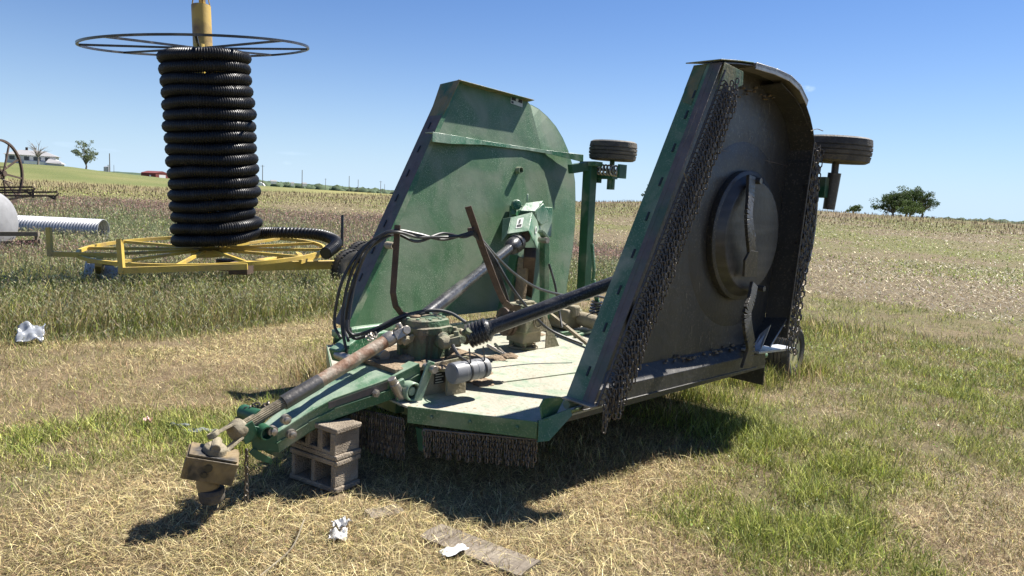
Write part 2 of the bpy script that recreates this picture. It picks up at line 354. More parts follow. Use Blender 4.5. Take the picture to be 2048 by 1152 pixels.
# left wing: we see the dusty upper skin
Lout = [(693, 655), (730, 570), (875, 240), (905, 165), (980, 184), (1058, 205), (1064, 212)]
Lrear = [(1088, 309), (1116, 470), (1110, 620)]
Larc = [(1066, 213), (1082, 222), (1100, 238), (1117, 258), (1131, 282), (1142, 308), (1151, 340), (1155, 372), (1155, 410), (1153, 455), (1148, 500), (1140, 540), (1134, 575), (1132, 604)]
P_ = [WL(*q) for q in Lout]; inner = [WL(*q) for q in [(1088, 309), (1100, 420), (1098, 560), (1090, 612)]]
mb = MB(); mb.slab(P_+inner, (-.008, 0, 0))
lw = mb.build('wing', M['green_wing'], mow, ang=20)
lw['label'] = 'raised wing showing its dusty green upper skin'
mb = MB()   # domed rear part of the skin, stepping back from the flat panel
arcw = [WL(*q, w=.05) for q in Larc]; base = [WL(1064, 212)]+[WL(1064, 212).lerp(WL(1088, 309), t) for t in (.25, .5, .75)]+[WL(1088, 309)]+[WL(1088, 309).lerp(WL(1090, 612), t) for t in (.08, .18, .3, .42, .55, .68, .8, .9, 1)]
mb.strip(arcw, base); mb.build('rear_dome', M['green_wing'], lw, ang=50)
mb = MB(); out2 = [p+V3(-.2, .01, 0) for p in arcw]; mb.strip(arcw, out2, .006); mb.build('curved_skirt', M['green'], lw, ang=50)
# front skirt of the left wing (slotted, scuffed)
PF = [WL(693, 655), WL(905, 165)]; sk = V3(-SK, 0, 0)
PF[0] = V3(-HX, PF[0].y, PF[0].z)
mb = MB(); mb.slab([PF[0], PF[1], PF[1]+sk, PF[0]+sk], V3(0, .0, .0)+V3(0, .008, -.003)); fs = mb.build('front_skirt', M['lip'], lw, bevel=.002)
e = (PF[1]-PF[0]); ed = e.normalized()
for i in range(9):   # slots
    mb = MB(); c = PF[0]+e*(.07+i*.105)+sk*.55+V3(0, -.006, .002); mb.bar(c-ed*.036, c+ed*.036, .006, .018, up=(1, 0, 0)); mb.build('slot', M['decal_dark'], lw)
mb = MB()   # light green painted border next to the skirt
nrm = V3(.004, 0, 0)
mb.slab([PF[0]+nrm, PF[1]+nrm, PF[1]+nrm+V3(0, .05, 0), PF[0]+nrm+V3(0, .07, 0)], (.004, 0, 0)); mb.build('edge_fold', M['green'], lw)
mb = MB()   # top flange standing proud (casts the shadow on the skin)
T0, T1 = WL(880, 163, -.02), WL(1058, 206)
T0 = V3(-HX, WL(905, 165).y-.03, WL(905, 165).z); T1 = WL(1060, 206)
mb.slab([T0, T1, T1+V3(.09, -.0, .01), T0+V3(.10, -.02, .01)], (0, 0, .008))
mb.slab([T0+V3(.0, -.02, .008), T0+V3(.13, -.03, .012), PF[1]+(PF[0]-PF[1])*.15+V3(.02, 0, 0), PF[1]+(PF[0]-PF[1])*.15+V3(-.2, 0, 0), T0+V3(-.22, -.0, 0)], (0, .008, 0))
mb.build('top_flange', M['green_patch'], lw, bevel=.002)
mb = MB()   # stiffening rib
ra, rb, rm = WL(848, 271, -.1), WL(1166, 322, -.08), WL(1030, 303, -.02)
def rib(a, b, p0, p1, h0, h1):
    return [V3(-HX+.001, a.y, a.z), V3(-HX+p0, a.y, a.z), V3(-HX+p1, b.y, b.z), V3(-HX+.001, b.y, b.z)], (h0, h1)
ya, za = MX(848, 270, -HX+.06).y, MX(848, 270, -HX+.06).z
yb, zb = MX(1165, 316, -HX+.05).y, MX(1165, 316, -HX+.05).z
prof = [(0, .125), (.10, .12), (.2, .085), (.32, .04), (.5, .026), (.62, .02), (.75, .03), (.86, .06), (1, .12)]
top = [V3(-HX+w, ya+(yb-ya)*t, za+(zb-za)*t) for t, w in prof]; bk = [V3(-HX+.001, p.y, p.z) for p in top]
mb.strip(bk, top, .006)
for i in range(len(top)-1):
    a, b = top[i], top[i+1]; ha, hb = [.02+.55*(p.x+HX) for p in (a, b)]
    mb.slab([a, b, b-V3(0, 0, hb), a-V3(0, 0, ha)], (-.006, 0, 0))
mb.build('stiffening_rib', M['green_fresh'], lw, bevel=.002)
mb = MB(); p = MX(767, 498, -HX); mb.pipe(p, p+V3(.12, 0, .0), .032, .007); mb.build('pin_socket', M['dusty_cast'], lw)
mb = MB(); p = MX(1036, 348, -HX); mb.pipe(p, p+V3(.06, 0, .0), .036, .007); mb.build('pin_socket', M['green'], lw)
mb = MB(); p = MX(1035, 205, -HX+.004)   # small equipment label
mb.slab([p+V3(0, -.09, .05), p+V3(0, .09, .03), p+V3(0, .09, -.05), p+V3(0, -.09, -.03)], (.002, 0, 0)); lb = mb.build('label_plate', M['decal_white'], lw)
mb = MB(); mb.slab([p+V3(.003, -.083, .043), p+V3(.003, .083, .024), p+V3(.003, .083, -.012), p+V3(.003, -.083, .007)], (.001, 0, 0)); mb.slab([p+V3(.003, -.083, -.004), p+V3(.003, -.05, -.008), p+V3(.003, -.05, -.03), p+V3(.003, -.083, -.024)], (.001, 0, 0)); mb.build('label_print', M['decal_dark'], lw)
mb = MB(); mb.lathe(p+V3(.005, 0, .015), (1, 0, 0), [(.02, 0), (.02, .001)], 14); mb.build('label_emblem', M['decal_white'], lw)
mb = MB()   # underside of the left wing, for views from behind
mb.slab([q+V3(-.012, 0, 0) for q in P_+inner], (-.004, 0, 0)); mb.build('underside', M['under'], lw)
LTILT = Matrix(((1, 0, -.165, .165*HZ), (0, 1, .155, -.155*HZ), (0, 0, 1.035, -.035*HZ), (0, 0, 0, 1)))   # this wing folds a little past upright, leaning outward and back

# right wing: we see into the dark pan
Ro = [(1190, 812), (1448, 125), (1478, 126), (1508, 130), (1548, 142), (1576, 155), (1596, 174), (1611, 205), (1621, 235), (1627, 262), (1632, 300), (1627, 345), (1618, 410), (1600, 520), (1583, 620), (1566, 720), (1500, 728), (1400, 752)]
RO = [WR(*q, w=SK) for q in Ro]; RI = [V3(HX, p.y, p.z) for p in RO]
RI[0] = WR(1138, 805); RI[1] = WR(1397, 125)
RI[0] = V3(HX, RO[0].y, RO[0].z); RI[1] = V3(HX, RO[1].y, RO[1].z)
print('RO', [tuple(round(c, 2) for c in p) for p in RO])
mb = MB(); mb.slab([V3(HX-.006, p.y, p.z) for p in RI], (-.006, 0, 0)); rw = mb.build('wing', M['green_fresh'], mow, ang=20)
rw['label'] = 'raised wing showing its dark dirty underside'
mb = MB(); mb.slab(RI, (-.004, 0, 0)); mb.build('underside', M['under'], rw)
# skirts: top, curved outboard, rear
mb = MB(); mb.strip(RI[1:15], RO[1:15], .007); mb.build('outboard_skirt', M['under'], rw, ang=50)
mb = MB()   # skid shoe along the curved edge
sk0 = [p+V3(.025, .0, .016) for p in RO[3:8]]
mb.strip([p+V3(-.16, 0, 0) for p in sk0], sk0, .030); mb.strip(sk0, [p+V3(0, -.02, -.05) for p in sk0], .008); mb.build('skid_shoe', M['steel'], rw, bevel=.004)
rt, rbm = RO[10], RO[15]
mb = MB()   # rear skirt with bolt holes
r0 = V3(HX, rt.y-.03, rt.z-.10); r1 = V3(HX, rbm.y+.05, rbm.z+.18)
ra_, rb_ = V3(HX+SK, r0.y, r0.z), V3(HX+SK, r1.y, r1.z)
# build the skirt as strips around five holes so daylight shows through
def holed(mb, p00, p10, du, dv, ln, wd, holes, hr, th):
    "rectangle with corner p00, long axis du, short axis dv, holes at distances along du"
    n = du.cross(dv).normalized()*th; hv = .80*wd; pos = 0.
    for h in holes:
        mb.slab([p00+du*pos, p00+du*(h-hr*1.6), p00+du*(h-hr*1.6)+dv*wd, p00+du*pos+dv*wd], n)
        a = p00+du*(h-hr*1.6); L = 3.2*hr
        mb.slab([a, a+du*L, a+du*L+dv*(hv-hr*1.6), a+dv*(hv-hr*1.6)], n)
        mb.slab([a+dv*(hv+hr*1.6), a+du*L+dv*(hv+hr*1.6), a+du*L+dv*wd, a+dv*wd], n)
        c = a+du*(L/2)+dv*hv; K = 12; ring = []; sq = []
        for i in range(K):
            t = 2*math.pi*i/K; ring.append(c+(du*math.cos(t)+dv*math.sin(t))*hr)
            m = max(abs(math.cos(t)), abs(math.sin(t))); sq.append(c+(du*math.cos(t)+dv*math.sin(t))*(hr*1.6/m))
        for i in range(K):
            j = (i+1) % K; mb.slab([ring[i], ring[j], sq[j], sq[i]], n)
        pos = h+hr*1.6
    mb.slab([p00+du*pos, p00+du*ln, p00+du*ln+dv*wd, p00+du*pos+dv*wd], n)
du = (r1-r0); ln = du.length; du.normalize()
mb = MB(); holed(mb, r0, r1, du, V3(1, 0, 0), ln, SK, [ln*t for t in (.14, .30, .46, .62, .78, .93)], .0095, .008); mb.build('rear_skirt', M['under'], rw, ang=30)
# circular inner wall of the blade chamber
dc = WR(1489, 472, .05); print('disc centre', dc)
q = [WR(*p, w=0) for p in [(1560, 215), (1590, 290), (1600, 345), (1603, 420), (1596, 500), (1575, 590), (1540, 650), (1505, 690), (1470, 715)]]
q = [WR(*p, w=0) for p in [(1520, 170), (1556, 210), (1580, 270), (1592, 335), (1594, 410), (1585, 490), (1565, 560), (1537, 625), (1500, 685)]]
q = spline(q, 4); q2 = [p+V3(SK*.85, -.02, 0) for p in q]
mb = MB(); mb.strip(q, q2, .01); mb.build('chamber_wall', M['under'], rw, ang=50)
mb = MB(); a0 = q2[12:]; mb.tube(a0, .008, 6); mb.build('chamber_rim', M['steel'], rw)
# weld seam and creases on the pan
mb = MB(); s0, s1 = WR(1400, 290), WR(1590, 335); mb.bar(s0, s1, .006, .01, up=(1, 0, 0))
mb.build('seam', M['lip'], rw)
mb = MB()  # stepped shallow cone pressed into the pan
mb.lathe(V3(HX-.002, dc.y, dc.z), (1, 0, 0), [(.74, 0), (.72, .006), (.58, .012), (.46, .014)], 56); mb.build('pressed_cone', M['under'], rw, ang=60)
# blade pan (shallow dish)
mb = MB(); mb.lathe(V3(HX+.01, dc.y, dc.z), (1, 0, 0), [(.51, 0), (.505, .035), (.43, .112), (.42, .115), (.09, .110)], 72)
bp_ = mb.build('blade_pan', M['pan'], rw, ang=8)
mb = MB(); mb.lathe(V3(HX+.005, dc.y, dc.z), (1, 0, 0), [(.505, 0), (.513, .012), (.513, .058), (.503, .066)], 56); mb.lathe(V3(HX+.11, dc.y-.02, dc.z), (1, 0, 0), [(.035, 0), (.035, .03), (.015, .04)], 14)
mb.build('pan_rim', M['under'], rw, ang=40)
def blade(pts, wds, name='blade'):
    mb = MB()
    P3 = [MX(*p) for p in pts]
    nw = len(wds); P3 = spline(P3, 5); wds = [wds[min(nw-1, i//5)]*(1-(i % 5)/5)+wds[min(nw-1, i//5+1)]*((i % 5)/5) for i in range(len(P3))]
    for i in range(len(P3)-1): mb.bar(P3[i], P3[i+1]+(P3[i+1]-P3[i]).normalized()*.001, wds[i], .026, up=(1, 0, .0), w2=wds[i+1], h2=.026)
    return mb
X1 = HX+.15
mb = blade([(1502, 352, X1), (1500, 392, X1+.02), (1497, 430, X1+.06), (1500, 470, X1+.07), (1503, 505, X1+.05)], [.10, .10, .09, .10, .10])
mb.cyl(MX(1503, 362, HX+.11), MX(1503, 362, HX+.11)+V3(.08, 0, 0), .024); mb.build('blade', M['blade'], rw, bevel=.002)
mb = MB(); mb.slab([MX(1497, 500, X1+.05), MX(1512, 503, X1+.05), MX(1509, 553, X1+.03), MX(1484, 553, X1+.03), MX(1486, 520, X1+.045)], (.02, 0, 0)); mb.build('blade_tip', M['under'], rw, bevel=.002)
mb = blade([(1508, 568, X1+.03), (1502, 600, X1+.05), (1493, 628, X1+.07), (1497, 668, X1+.08), (1501, 695, X1+.07), (1491, 735, X1+.05)], [.10, .10, .11, .11, .11, .14])
mb.cyl(MX(1508, 575, HX+.11), MX(1508, 575, HX+.11)+V3(.09, 0, 0), .024); mb.build('blade', M['blade'], rw, bevel=.002)
mb = blade([(1480, 400, HX+.125), (1465, 560, HX+.125)], [.1, .12]);
# drain holes, scratches and stuck grass on the underside
for (px, py, w_, h_) in [(1316, 612, .045, .10), (1441, 585, .03, .09), (1350, 716, .03, .05)]:
    mb = MB(); c = MX(px, py, HX+.006); mb.slab([c+V3(0, w_*math.sin(t)*(1 if math.cos(t) < 0 else .6), h_/2*math.cos(t)) for t in [2*math.pi*k/12 for k in range(12)]], (.002, 0, 0)); mb.build('drain_hole', M['decal_dark'], rw)
mb = MB(); rs = random.Random(3)
for i in range(26):
    px, py = rs.choice([(rs.uniform(1400, 1500), rs.uniform(640, 720)), (rs.uniform(1290, 1420), rs.uniform(300, 700)), (rs.uniform(1400, 1560), rs.uniform(200, 320))]); c = MX(px, py, HX+.0065); L_ = rs.uniform(.02, .10); mb.slab([c, c+V3(0, .003, 0), c+V3(0, .006+rs.uniform(-.02, .02), -L_)], (.0008, 0, 0))
mb.build('scratches', M['steel'], rw)['kind'] = 'stuff'
mb = MB()
for i in range(34):
    t = rs.random(); a = V3(HX+rs.uniform(.0, .05), RO[0].y+.25+t*2.1, HZ+.10+rs.uniform(0, .03)); lump(mb, a, rs.uniform(.008, .024), rs.uniform(.006, .02), i, 7, 3)
for i in range(14):
    c = MX(rs.uniform(1470, 1560), rs.uniform(170, 200), HX+.02); lump(mb, c, rs.uniform(.01, .03), rs.uniform(.01, .02), i, 7, 3)
mb.build('caked_grass', M['mud'], rw, ang=80)['kind'] = 'stuff'
for k, P in enumerate([[(1368, 345), (1376, 368), (1383, 400)], [(1375, 350), (1388, 370), (1397, 385), (1393, 395)], [(1622, 262), (1634, 258), (1646, 262)]]):
    mb = MB(); mb.tube(spline([MX(q[0], q[1], HX+SK+.05) for q in P], 6), .0035, 4); mb.build('stuck_straw', M['tanmetal'], rw)
mb = MB(); pts_ = [MX(*q, HX+.012) for q in ((1255, 640), (1276, 735), (1290, 700), (1272, 600))]; mb.slab(pts_, (.006, 0, 0)); mb.build('reinforcing_plate', M['under'], rw, bevel=.004)
# front skirt of the right wing: green band, bare lip, slots
F0, F1 = V3(HX-.005, RO[0].y, RO[0].z), V3(HX-.005, RO[1].y, RO[1].z); ed = (F1-F0).normalized(); nf = V3(0, -.008, .003)
mb = MB(); mb.slab([F0, F1, F1+V3(SK*.58, 0, 0), F0+V3(SK*.58, 0, 0)], nf); mb.build('front_skirt', M['green'], rw, bevel=.002)
mb = MB(); G0, G1 = F0+V3(SK*.58, 0, 0), F1+V3(SK*.58, 0, 0)
mb.slab([G0, G1, G1+V3(SK*.40, 0, 0), G0+V3(SK*.40, 0, 0)], nf); mb.slab([G0+V3(0, -.012, 0), G1+V3(0, -.012, 0), G1+V3(.035, -.012, 0), G0+V3(.035, -.012, 0)], (0, .004, 0))
mb.build('skirt_lip', M['lip'], rw, bevel=.002)
for t in (.08, .2, .305, .41, .52, .625, .73, .835, .90):
    mb = MB(); c = F0.lerp(F1, t)+V3(SK*.42, -.012, 0); mb.bar(c-ed*.032, c+ed*.032, .006, .014, up=(1, 0, 0)); mb.build('slot', M['decal_dark'], rw)
mb = MB(); a = F1+V3(0, -.014, 0); mb.slab([a, a+V3(.1, 0, 0), a+V3(.1, 0, 0)-ed*.33, a+V3(0.02, 0, 0)-ed*.30, a-ed*.2], (0, .004, 0)); mb.build('worn_patch', M['green_patch'], rw)
mb = MB()   # top end plate and folded gusset
t0 = F1+V3(-.13, -.03, .012); mb.slab([F1+V3(-.05, -.04, .012), F1+V3(SK, -.03, .012), RO[2]+V3(0, 0, .012), RO[3]+V3(0, 0, .012), RI[3]+V3(0, 0, .012), RI[2]+V3(0, 0, .012)], (0, 0, .008))
g0 = F1+V3(SK+.006, 0, 0); mb.slab([g0, g0+V3(0, .26, -.02), g0+V3(0, .27, -.11), g0+V3(0, .1, -.17), g0+V3(0, -.08, -.20)], (.006, 0, 0))
mb.build('end_plate', M['green_patch'], rw, bevel=.002)
mb = MB(); mb.slab([F0+V3(0, -.05, .0), F0+V3(SK+.02, -.05, -.005), F0+V3(SK+.02, .05, -.005), F0+V3(0, .05, 0)], (0, 0, .012)); mb.build('foot_plate', M['steel'], rw, bevel=.002)
# chains along the front edge of the raised wing: 64 single strands
C0, C1 = F0+V3(SK+.012, .01, .0), F1+V3(SK+.012, .01, -.05)
mb = MB(); mb.cyl(C0, C1, .009); rod2 = mb.build('chain_rod', M['chain'], mow)
prot = []
for k in range(4):
    mb = MB(); strand(mb, (.045, 0, -.012), 5, 400+k, .05, .034, .0055, .02)
    mb.tube([(0, 0, 0), (.03, -.004, .004), (.05, 0, -.012)], .005, 5); prot.append(mb.build('chain', M['chain'], rod2))
NS = 62
for i in range(NS):
    p = C0.lerp(C1, .01+.96*(i+.5)/NS)
    c = prot[i] if i < 4 else prot[i % 4].copy()
    if i >= 4: COL.objects.link(c); c.parent = rod2
    c.location = p; c.rotation_euler = (random.uniform(-.05, .05), random.uniform(-.06, .04), random.uniform(-.12, .12))
# second, hidden row and the long net along the rear edge
mb = MB()
for i in range(150):
    p = C0.lerp(C1, .045+(i+.5)/150*.93)+V3((.03, .075, .11)[i % 3], .01, 0); strand(mb, p, 5, 500+i, .05, .034, .005, .05)
a_, b_ = MX(1629, 284, HX+SK+.02), MX(1575, 668, HX+SK+.02)
for i in range(64):
    t = i/64; p = a_.lerp(b_, t); k = i % 4; d0 = V3(.0, .02*math.sin(i*1.7), -1)
    strand(mb, p+V3(.012*(k % 2), .012+.045*k, .01*k), 5 if i > 8 else 7, 700+i, .060, .042, .0046, .03, d0, side0=(.1 if k % 2 else 1.3))
mb.tube([a_, b_], .008, 6)
g2 = mb.build('chain_guard', M['chain'], mow); g2['kind'] = 'stuff'
# bottom frame of right wing with a ledge in pale steel to look sunlit
mb = MB(); s = MX(1215, 800, HX+.1); e_ = MX(1555, 722, HX+.1); mb.slab([V3(HX+.09, .20, HZ+.055), V3(HX+.09, 2.55, HZ+.035), V3(HX+.09, 2.55, HZ-.075), V3(HX+.09, .14, HZ-.05)], (-.01, 0, 0)); mb.slab([V3(HX, .20, HZ+.14), V3(HX, 2.55, HZ+.12), V3(HX+.09, 2.55, HZ+.035), V3(HX+.09, .20, HZ+.055)], (0, 0, -.008)); mb.slab([V3(HX+.10, .14, HZ-.05), V3(HX+.10, 2.4, HZ-.075), V3(HX+.02, 2.4, HZ-.07), V3(HX+.02, .14, HZ-.055)], (0, 0, .006)); mb.build('bottom_skirt', M['under'], rw, bevel=.003)
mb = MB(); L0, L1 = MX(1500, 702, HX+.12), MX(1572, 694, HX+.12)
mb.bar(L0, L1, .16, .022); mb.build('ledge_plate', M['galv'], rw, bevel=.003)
mb = MB(); mb.slab([MX(1503, 700, HX+.1), MX(1522, 698, HX+.16), MX(1541, 650, HX+.16), MX(1520, 668, HX+.1)], (.0, .012, 0)); mb.build('sun_patch_sheet', M['galv'], rw)  # pale sheet paints the patch of sunlight at the chamber wall's foot
mb = MB(); mb.bar(MX(1455, 722, HX+.02), MX(1490, 718, HX+.02), .05, .14); mb.bar(MX(1395, 742, HX), MX(1445, 738, HX), .04, .12); mb.build('lower_bracket', M['under'], rw)
# ---- wing wheels --------------------------------------------------
def tyre_profile(Rr, w, rim):
    h = w/2; g = .012
    out = [(rim, -h*.72), (rim+.02, -h*.9), (Rr*.86, -h), (Rr*.96, -h*.86)]
    n = 4
    for k in range(n):
        a = -h*.72+k*(1.44*h/n); b = a+1.44*h/n-.012
        cr = lambda y: Rr-(abs(y)/h)**2*.018
        out += [(cr(a), a), (cr(b), b), (cr(b)-g, b+.002), (cr(b)-g, b+.010)]
    out = out[:-2]
    out += [(Rr*.96, h*.86), (Rr*.86, h), (rim+.02, h*.9), (rim, h*.72)]
    return out
def wheel(c, axis, Rr, w, name='wheel', rim_mat='tanmetal'):
    ax = Vector(axis).normalized(); rim = Rr*.56; c = Vector(c)
    mb = MB(); mb.lathe(c-ax*w*.42, ax, [(.035, 0), (.035, w*.84)], 16); wh = mb.build(name, M['darkrust'], mow)
    mb = MB(); mb.lathe(c, ax, tyre_profile(Rr, w, rim), 44, closed=True); mb.build('tyre', M['rubber'], wh, ang=32)
    mb = MB(); mb.lathe(c, ax, [(rim+.012, -w*.38), (rim-.01, -w*.36), (rim-.03, -w*.22), (.09, -w*.12), (.05, -w*.16)], 32)
    mb.lathe(c, ax, [(rim+.012, w*.38), (rim-.01, w*.36), (rim-.03, w*.1), (.09, w*.02), (.05, w*.10)], 32)
    mb.build('rim', M[rim_mat], wh, ang=40); return wh
cL = MY(1226, 302, 3.25); cR = MY(1674, 300, 3.25); print('wing wheels', cL, cR)
wheel(cL, (.03, .0, 1), .27, .215); wheel(cR, (.05, 0, 1), .285, .22, rim_mat='cream_rim')
mb = MB(); mb.cyl(cL+V3(0, 0, -.02), cL+V3(0, 0, -.22), .028); q = cL+V3(0, 0, -.27); mb.cyl(q+V3(0, 0, .06), q+V3(0, 0, -.16), .045); mb.box(q+V3(-.05, -.05, -.02), (.28, .10, .05)); mb.cyl(q+V3(-.14, -.05, .02), q+V3(-.14, -.05, -.09), .035)
mb.build('wheel_spindle', M['green_dark'], mow, bevel=.003)
pL = MX(1180, 340, -1.12)
mb = MB(); a = MY(1180, 328, pL.y); a = V3(pL.x, pL.y, a.z); b = MX(1166, 600, pL.x)
mb.bar(a, b, .115, .115, up=(1, 0, 0)); mb.bar(WL(1140, 338, -.05), a+V3(0, 0, -.02), .09, .10); mb.build('wheel_arm_post', M['green_dark'], mow, bevel=.006)
mb = MB(); mb.bar(a+V3(-.1, 0, .0), a+V3(.12, 0, 0), .14, .05); mb.build('post_cap', M['green'], mow, bevel=.004)
def coil(a, b, rad, turns, r):
    a, b = Vector(a), Vector(b); d = (b-a); L = d.length; d.normalize(); u = d.orthogonal().normalized(); w = d.cross(u); n = turns*14
    mb = MB(); mb.tube([a+d*(L*i/n)+(u*math.cos(2*math.pi*i/14)+w*math.sin(2*math.pi*i/14))*rad for i in range(n+1)], r, 6); return mb
sa = MY(1190, 338, cL.y-.1); sb = MY(1244, 343, cL.y-.1)
mb = coil(sa, sb, .055, 8, .011); mb.cyl(sa, sb, .016); mb.build('spring', M['steel'], mow)
mb = MB(); mb.box(sb, (.03, .13, .15)); mb.box(sa, (.02, .12, .12)); mb.build('spring_seat', M['green_dark'], mow, bevel=.003)
mb = MB(); q = cR; mb.cyl(q+V3(0, 0, -.05), q+V3(0, 0, -.27), .03); mb.cyl(q+V3(0, 0, -.20), q+V3(-.02, 0, -.52), .055, .05); mb.build('wheel_spindle', M['under'], mow)
mb = MB(); m_ = MY(1640, 350, q.y-.1); mb.box(q+V3(-.13, -.05, -.33), (.22, .14, .18)); mb.box(q+V3(-.3, -.1, -.28), (.2, .22, .22)); mb.bar(q+V3(-.3, -.1, -.3), MX(1600, 340, HX+.02), .08, .08); mb.build('spindle_bracket', M['green_dark'], mow, bevel=.006)
# ---- transport wheels under the deck
cW = MZ(1574, 703, .27); print('transport wheel', cW)
wheel(cW, (1, .10, 0), .29, .22, rim_mat='cream_rim'); wheel(V3(-cW.x*.8, cW.y, .27), (1, 0, 0), .29, .22)
wheel(V3(.45, cW.y, .27), (1, 0, 0), .29, .22); wheel(V3(-.45, cW.y, .27), (1, 0, 0), .29, .22)
# ---- tongue -------------------------------------------------------
TC = .14
N_ = [MX(552, 868, .235), MX(616, 826, .27), MX(668, 797, .31), MX(780, 757, .39), MX(839, 727, .45)]
Fm = [V3(2*TC-p.x, p.y, p.z) for p in N_]
topz = lambda p: p
mb = MB()
inner = [MX(818, 722, .33), MX(790, 738, .27), MX(760, 738, .14)]; inner = inner+[V3(2*TC-p.x-.02, p.y, p.z) for p in inner[1::-1]]
poly = N_+inner+Fm[::-1]; mb.slab(poly, (0, 0, -.010)); ton = mb.build('tongue', M['green_fresh'], mow, ang=20)
mb = MB()   # deep side rails of the tongue
def rail(P, s):
    hs = [.12, .115, .13, .14, .13]
    for i in range(len(P)-1):
        a, b = P[i], P[i+1]; mb.slab([a, b, b-V3(0, -.02, hs[i+1]), a-V3(0, -.02, hs[i])], (-.010*s, 0, 0))
        mb.slab([a-V3(0, 0, hs[i]*.45), b-V3(0, 0, hs[i+1]*.5), b-V3(-.012*s, 0, hs[i+1]*.5), a-V3(-.012*s, 0, hs[i]*.45)], (0, 0, -.008))
rail(N_, 1); rail(Fm, -1); mb.build('tongue_rail', M['green'], ton, bevel=.002)
mb = MB(); pts = [p-V3(0, -.02, .12) for p in N_]+[p-V3(0, -.02, .12) for p in Fm[::-1]]; mb.slab(pts, (0, 0, .008)); mb.build('tongue_base', M['green_dark'], ton)
mb = MB(); a, b = N_[2].lerp(N_[3], -.1), N_[2].lerp(N_[3], .95); mb.slab([a+V3(.002, 0, -.012), b+V3(.002, 0, -.012), b+V3(.002, 0, -.062), a+V3(.002, 0, -.05)], (.003, 0, 0)); mb.build('worn_side', M['lip'], ton)
mb = MB()   # hitch end: nose plates, cross tube, pins, clevis
nz = N_[0]; tip = MX(480, 838, .2); zt = nz.z
mb.slab([nz+V3(0, 0, .02), MX(500, 850, .235), MX(506, 900, .235), nz+V3(0, .03, -.12)], (-.012, 0, 0))
mb.slab([Fm[0]+V3(0, 0, .02), MX(500, 850, .235)+V3(-.2, 0, 0), MX(506, 900, .235)+V3(-.2, 0, 0), Fm[0]+V3(0, .03, -.12)], (.012, 0, 0))
mb.slab([MX(505, 895, .245), MX(545, 918, .245), MX(542, 928, .245), MX(512, 918, .245), MX(497, 905, .245)], (.012, 0, 0))
mb.slab([MX(528, 880, .14), MX(566, 908, .14), MX(562, 917, .14), MX(532, 905, .14), MX(515, 890, .14)], (.012, 0, 0))
mb.bar(MX(505, 880, .235), MX(490, 850, .235), .09, .012, up=(1, 0, 0))
mb.build('hitch_clevis', M['green_dark'], ton, bevel=.003)
mb = MB(); c = MX(514, 832, .14); mb.cyl(c+V3(-.12, -.03, 0), c+V3(.04, 0, 0), .046, n=20); mb.build('cross_tube', M['green_dark'], ton)
mb = MB(); c = MX(530, 864, .25); mb.pipe(c+V3(-.08, 0, 0), c+V3(.035, 0, 0), .042, .008, 20); mb.build('hitch_eye', M['green_dark'], ton)
for q in ((572, 839), (583, 868), (545, 862)):
    mb = MB(); c = MX(*q, .262); mb.lathe(c, (1, 0, 0), [(.030, -.02), (.030, .012), (.019, .012), (.019, .03), (.015, .032)], 16); mb.build('pin', M['steel'], ton)
mb = MB(); c = MX(752, 787, .385); mb.lathe(c, (1, 0, 0), [(.026, -.01), (.026, .008), (.016, .008), (.016, .022)], 6)
mb.build('bolt', M['steel'], ton)
mb = MB(); p = MX(493, 897, .27); 
while p.z > .05:
    k = random.random(); link_into(mb, p+V3(0, 0, -.02), (0, 0, -1), (math.cos(k*.4+(0 if int(p.z*40) % 2 else 1.57)), math.sin(k*.4+(0 if int(p.z*40) % 2 else 1.57)), 0), .046, .03, .0055); p = p-V3(0, 0, .035)
mb.build('safety_chain', M['chain'], ton); mb = MB(); prev = [MX(495, 818, .08), MX(508, 812, .1), MX(520, 818, .12), MX(530, 810, .12), MX(545, 816, .14)]
for i, p in enumerate(prev): link_into(mb, p, (random.uniform(-1, 1), random.uniform(-1, 1), .2), (0, .3, 1), .046, .03, .006); link_into(mb, p+V3(.01, .015, .01), (random.uniform(-1, 1), random.uniform(-1, 1), .1), (0, .3, 1), .046, .03, .006)
mb.build('safety_chain', M['chain'], ton)
# ---- main driveline ----------------------------------------------
def seg(name, a, b, r, m, r2=None, n=24, parent=None): 
    mb = MB(); mb.cyl(a, b, r, r2, n); return mb.build(name, m, parent or mow, bevel=.002)
s_top = MX(775, 680, .14); s_mid = MX(640, 762, .155); s_slv = MX(566, 806, .165); s_end = MX(478, 858, .19)
mb = MB(); mb.cyl(s_mid, s_top, .043, n=26); drv = mb.build('input_driveshaft', M['rust'], mow)
seg('shaft_sleeve', s_mid+(s_slv-s_mid)*1.0, s_mid, .046, M['blade'], parent=drv)
mb = MB(); d = (s_end-s_slv).normalized()   # splined part
prof = []; n = 72; u = d.orthogonal().normalized(); w = d.cross(u); vs = []; fs = []
for p in (s_slv, s_end):
    for k in range(n):
        rr = .034 if k % 4 < 2 else .028; t = 2*math.pi*k/n; vs.append(p+(u*math.cos(t)+w*math.sin(t))*rr)
for k in range(n): fs.append((k, (k+1) % n, n+(k+1) % n, n+k))
fs.append(tuple(range(n, 2*n))); mb.add(vs, fs); mb.build('splined_shaft', M['tanmetal'], drv, ang=20)
